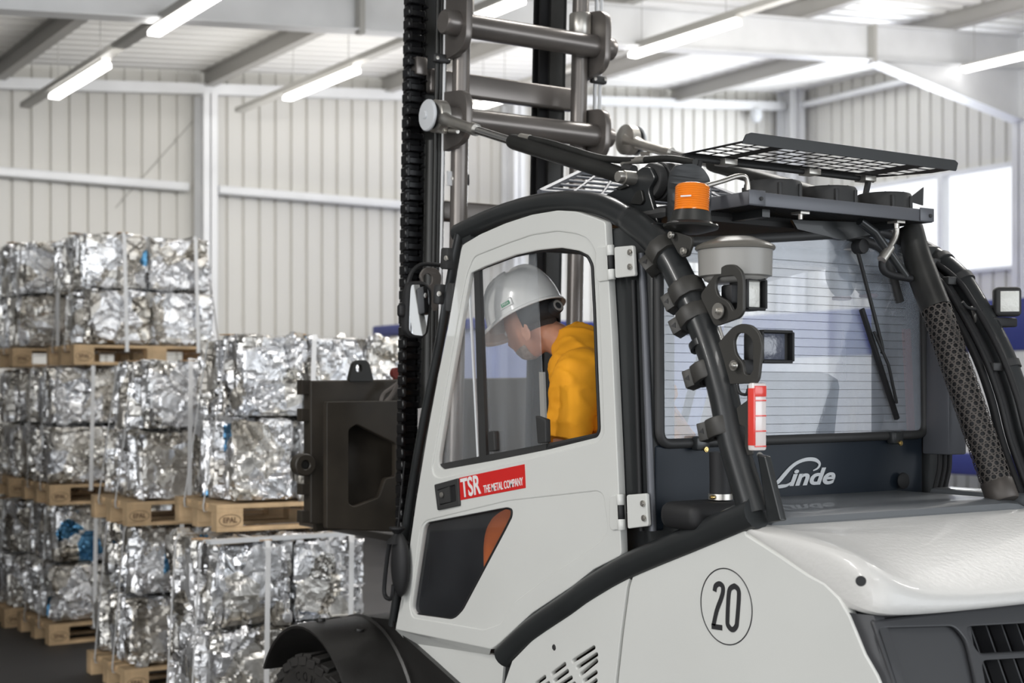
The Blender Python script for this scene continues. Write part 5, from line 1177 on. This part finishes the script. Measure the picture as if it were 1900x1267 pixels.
for F_ in (LF, RF):
    bm = NB(); bx(bm, F_ + V((0, .08, -.035)), (.10, .28, .09), None, .035, 3); obj('shoe', bm, M['seat'], person)
bm = NB(); wd = (LH - LE).normalized(); wc = LH - wd * .02; lathe(bm, [(.034, -.012), (.037, -.010), (.037, .010), (.034, .012)], wc, wd, 18); bx(bm, wc + V((-.02, -.02, .025)), (.03, .03, .016), None, .005); obj('wristwatch', bm, M['seat'], person, 'dark wristwatch')
# hard hat
HT = HM @ Matrix.Translation((0, .004, .036)) @ Matrix.Scale(1.06, 4)
def hat_pt(az, el):
    """az from the front, el 0 at the rim"""
    cx, cy = math.sin(az), math.cos(az); ce = math.cos(el) ** .72; se = math.sin(el) ** .9
    x, y, z = .114 * cx * ce, .138 * cy * ce, .148 * se
    if el > .15:
        ridge = math.exp(-(x / .020) ** 2) * .013 * min(1, (el - .15) * 3); side = sum(math.exp(-((x - s * .050) / .011) ** 2) for s in (-1, 1)) * .011 * max(0, math.sin(min(math.pi, (el - .15) * 2.1))) * (cy > -.35)
        z += ridge + side
    return V((x, y, z))
bm = NB(); na, ne = 72, 20; rows = []
front = lambda az: max(0, math.cos(az))
for j in range(4):                                                  # brim from outside in
    f = (1, .92, .55, .08)[j]; zz_ = (-.012, -.006, -.002, .0)[j]; row_ = []
    for i in range(na):
        az = 2 * math.pi * i / na; b = hat_pt(az, 0); ext = .010 + .036 * front(az) ** 1.6; d = V((b.x / .114, b.y / .138, 0)).normalized()
        row_.append(HT @ (b + d * ext * f + V((0, 0, zz_ * (1 + 1.2 * front(az))))))
    rows.append(row_)
for j in range(1, ne): rows.append([HT @ hat_pt(2 * math.pi * i / na, math.pi / 2 * j / ne) for i in range(na)])
Vr = loft(bm, rows, closed=True); top = bm.verts.new(HT @ hat_pt(0, math.pi / 2)); 
for i in range(na): bm.faces.new((Vr[-1][i], Vr[-1][(i + 1) % na], top))
hat = obj('hard_hat', bm, M['hat'], person, 'white hard hat'); sd = hat.modifiers.new('t', 'SOLIDIFY'); sd.thickness = .003; sd.offset = -1
ra = R(-100)                                                        # badge on the left side, just above the rim
b = hat_pt(ra, .16); nrm = V((math.sin(ra), .75 * math.cos(ra), .12)).normalized(); tn = V((0, 0, 1)).cross(nrm).normalized(); up_ = nrm.cross(tn)
fm = HT @ Matrix.Translation(b + nrm * .001) @ Matrix((tn, up_, nrm)).transposed().to_4x4()
bm = NB(); bx(bm, (0, 0, 0), (.050, .026, .006), None, .003); bm.transform(fm); bd = obj('badge_plate', bm, M['hat'], hat)
bm = NB(); bx(bm, (0, -.002, .0035), (.034, .013, .001)); bm.transform(fm); obj('badge', bm, M['green'], bd)
me = text_me('MSA', .011, fm @ Matrix.Translation((0, -.002, .0045)), .0003, sxx=1.2); link('badge_lettering', me, M['hat'], bd, smooth=False)
bm = NB(); rows = []
for zz_, k in ((.0, 1.0), (-.030, .985), (-.062, .90)):
    rows.append([HT @ V((.100 * k * math.sin(t), .116 * k * math.cos(t), zz_)) for t in [math.pi * (.60 + .80 * i / 24) for i in range(25)]])
loft(bm, rows); hb = obj('headband', bm, M['seat'], hat, 'black headband'); sd = hb.modifiers.new('t', 'SOLIDIFY'); sd.thickness = .006
bm = NB(); kc = HT @ V((0, -.112, -.036)); kd = (HT.to_3x3() @ V((-.25, -1, 0))).normalized(); lathe(bm, [(0, .028), (.020, .028), (.024, .024), (.025, .004), (.027, 0), (0, 0)], kc, kd, 24); kn = obj('adjusting_knob', bm, M['seat'], hat)
bm = NB(); lathe(bm, [(.012, .0285), (.013, .0295), (.019, .0295), (.020, .0285)], kc, kd, 24); obj('knob_mark', bm, M['greyplastic'], kn)
# ------------------------------------------------------------------ ear defenders hanging in the cab
t = thing('ear_defenders', 'dark ear defenders hanging behind the top of the rear window', 'ear defenders', P(1580, 520, Y=3.36))
ca_, cb_ = P(1560, 512, Y=3.27), P(1610, 508, Y=3.29)
for c, s in ((ca_, -1), (cb_, 1)):
    bm = NB(); bmesh.ops.create_uvsphere(bm, u_segments=20, v_segments=14, radius=1, matrix=Matrix.Translation(c) @ Matrix.Rotation(.25 * s, 4, 'Y') @ Matrix.Diagonal((.052, .045, .075, 1))); cu_ = obj('ear_cup', bm, M['seat'], t)
    bm = NB(); bx(bm, c + V((0, -.004, -.072)), (.05, .045, .014), None, .006); obj('ear_cushion', bm, M['redbelt'], cu_)
bm = NB(); tube(bm, smoothpath([ca_ + V((0, 0, .02)), ca_ + V((.0, 0, .08)), (ca_ + cb_) / 2 + V((0, 0, .12)), cb_ + V((0, 0, .08)), cb_ + V((0, 0, .02))], 6), .006, 8); tube(bm, [(ca_ + cb_) / 2 + V((0, 0, .115)), (ca_ + cb_) / 2 + V((0, .03, .19))], .004, 6); obj('headband', bm, M['seat'], t)
# ================================================================== LIGHT AND CAMERA
w = bpy.data.worlds.new('sky'); scene.world = w; w.use_nodes = True
bg = w.node_tree.nodes['Background']; bg.inputs[0].default_value = (.93, .96, 1, 1); bg.inputs[1].default_value = .8
def area(name, loc, rot, sx_, sy_, e, col=(1, 1, 1)):
    l = bpy.data.lights.new(name, 'AREA'); l.shape = 'RECTANGLE'; l.size = sx_; l.size_y = sy_; l.energy = e; l.color = col
    o = bpy.data.objects.new(name, l); COL.objects.link(o); o.location = loc; o.rotation_euler = rot; return o
area('gate_daylight', (-4, -5.3, 2.2), (R(90), 0, 0), 8, 4, 80, (.95, .975, 1))
area('gate_daylight', (7.5, -5.3, 2.2), (R(90), 0, 0), 9, 4, 150, (.88, .94, 1))
area('side_gate_daylight', (-8.7, -.5, 2.2), (R(90), 0, R(-90)), 8.5, 4, 160, (.96, .98, 1))
area('window_daylight', (XR - .3, (WY0 + WY1) / 2, (WZ0 + WZ1) / 2), (0, R(-90) + math.pi, 0), 3.2, 1.2, 140, (.92, .96, 1))
for x, y, e, t in ((4.3, 11.9, 40, 30), (6.8, 11.9, 22, 30), (9.4, 11.9, 15, 30), (4.3, 5, 30, 0), (6.8, 4, 45, 0), (9.4, 3, 45, 0), (1.4, .3, 20, 0), (-1.2, 4.0, 64, 0), (-3.8, 4.0, 58, 0)):  # area lights added along the strip rows; tilted ones brighten the back wall
    area('roof_fill', (x, y, zroof(x) - .75), (R(t), 0, 0), 1.6, .3, e, (1, .98, .95))
for x, y, e, t in ((3.0, 8, 8, 140), (7.0, 5.5, 40, 150), (10.5, 8.0, 85, 175), (8, 13.2, 40, 180), (12.2, 13.2, 12, 180)):  # added fill panels facing up to brighten roof and rafters, no fixtures there
    area('roof_fill', (x, y, zroof(x) - 1.3), (R(t), 0, 0), 5, 4, e, (1, .98, .95))
cam = bpy.data.cameras.new('camera'); co = bpy.data.objects.new('camera', cam); COL.objects.link(co); scene.camera = co
co.location = (0, 0, CAMZ); co.rotation_euler = (R(90), 0, -YAW)
cam.sensor_fit = 'HORIZONTAL'; cam.sensor_width = 36; cam.lens = F / 1900 * 36; cam.shift_y = (CY - 633.5) / 1900
cam.dof.use_dof = True; cam.dof.focus_distance = 4.25; cam.dof.aperture_fstop = 3.2; cam.clip_end = 200
scene.view_settings.view_transform = 'Standard'; scene.view_settings.look = 'None'; scene.view_settings.gamma = 1; scene.view_settings.use_curve_mapping = False
scene.view_settings.exposure = .82
scene.cycles.max_bounces = 8; scene.cycles.diffuse_bounces = 4; scene.cycles.glossy_bounces = 4; scene.cycles.transparent_max_bounces = 12
scene.cycles.caustics_reflective = False; scene.cycles.caustics_refractive = False; scene.cycles.sample_clamp_indirect = 6
scene.cycles.use_denoising = True
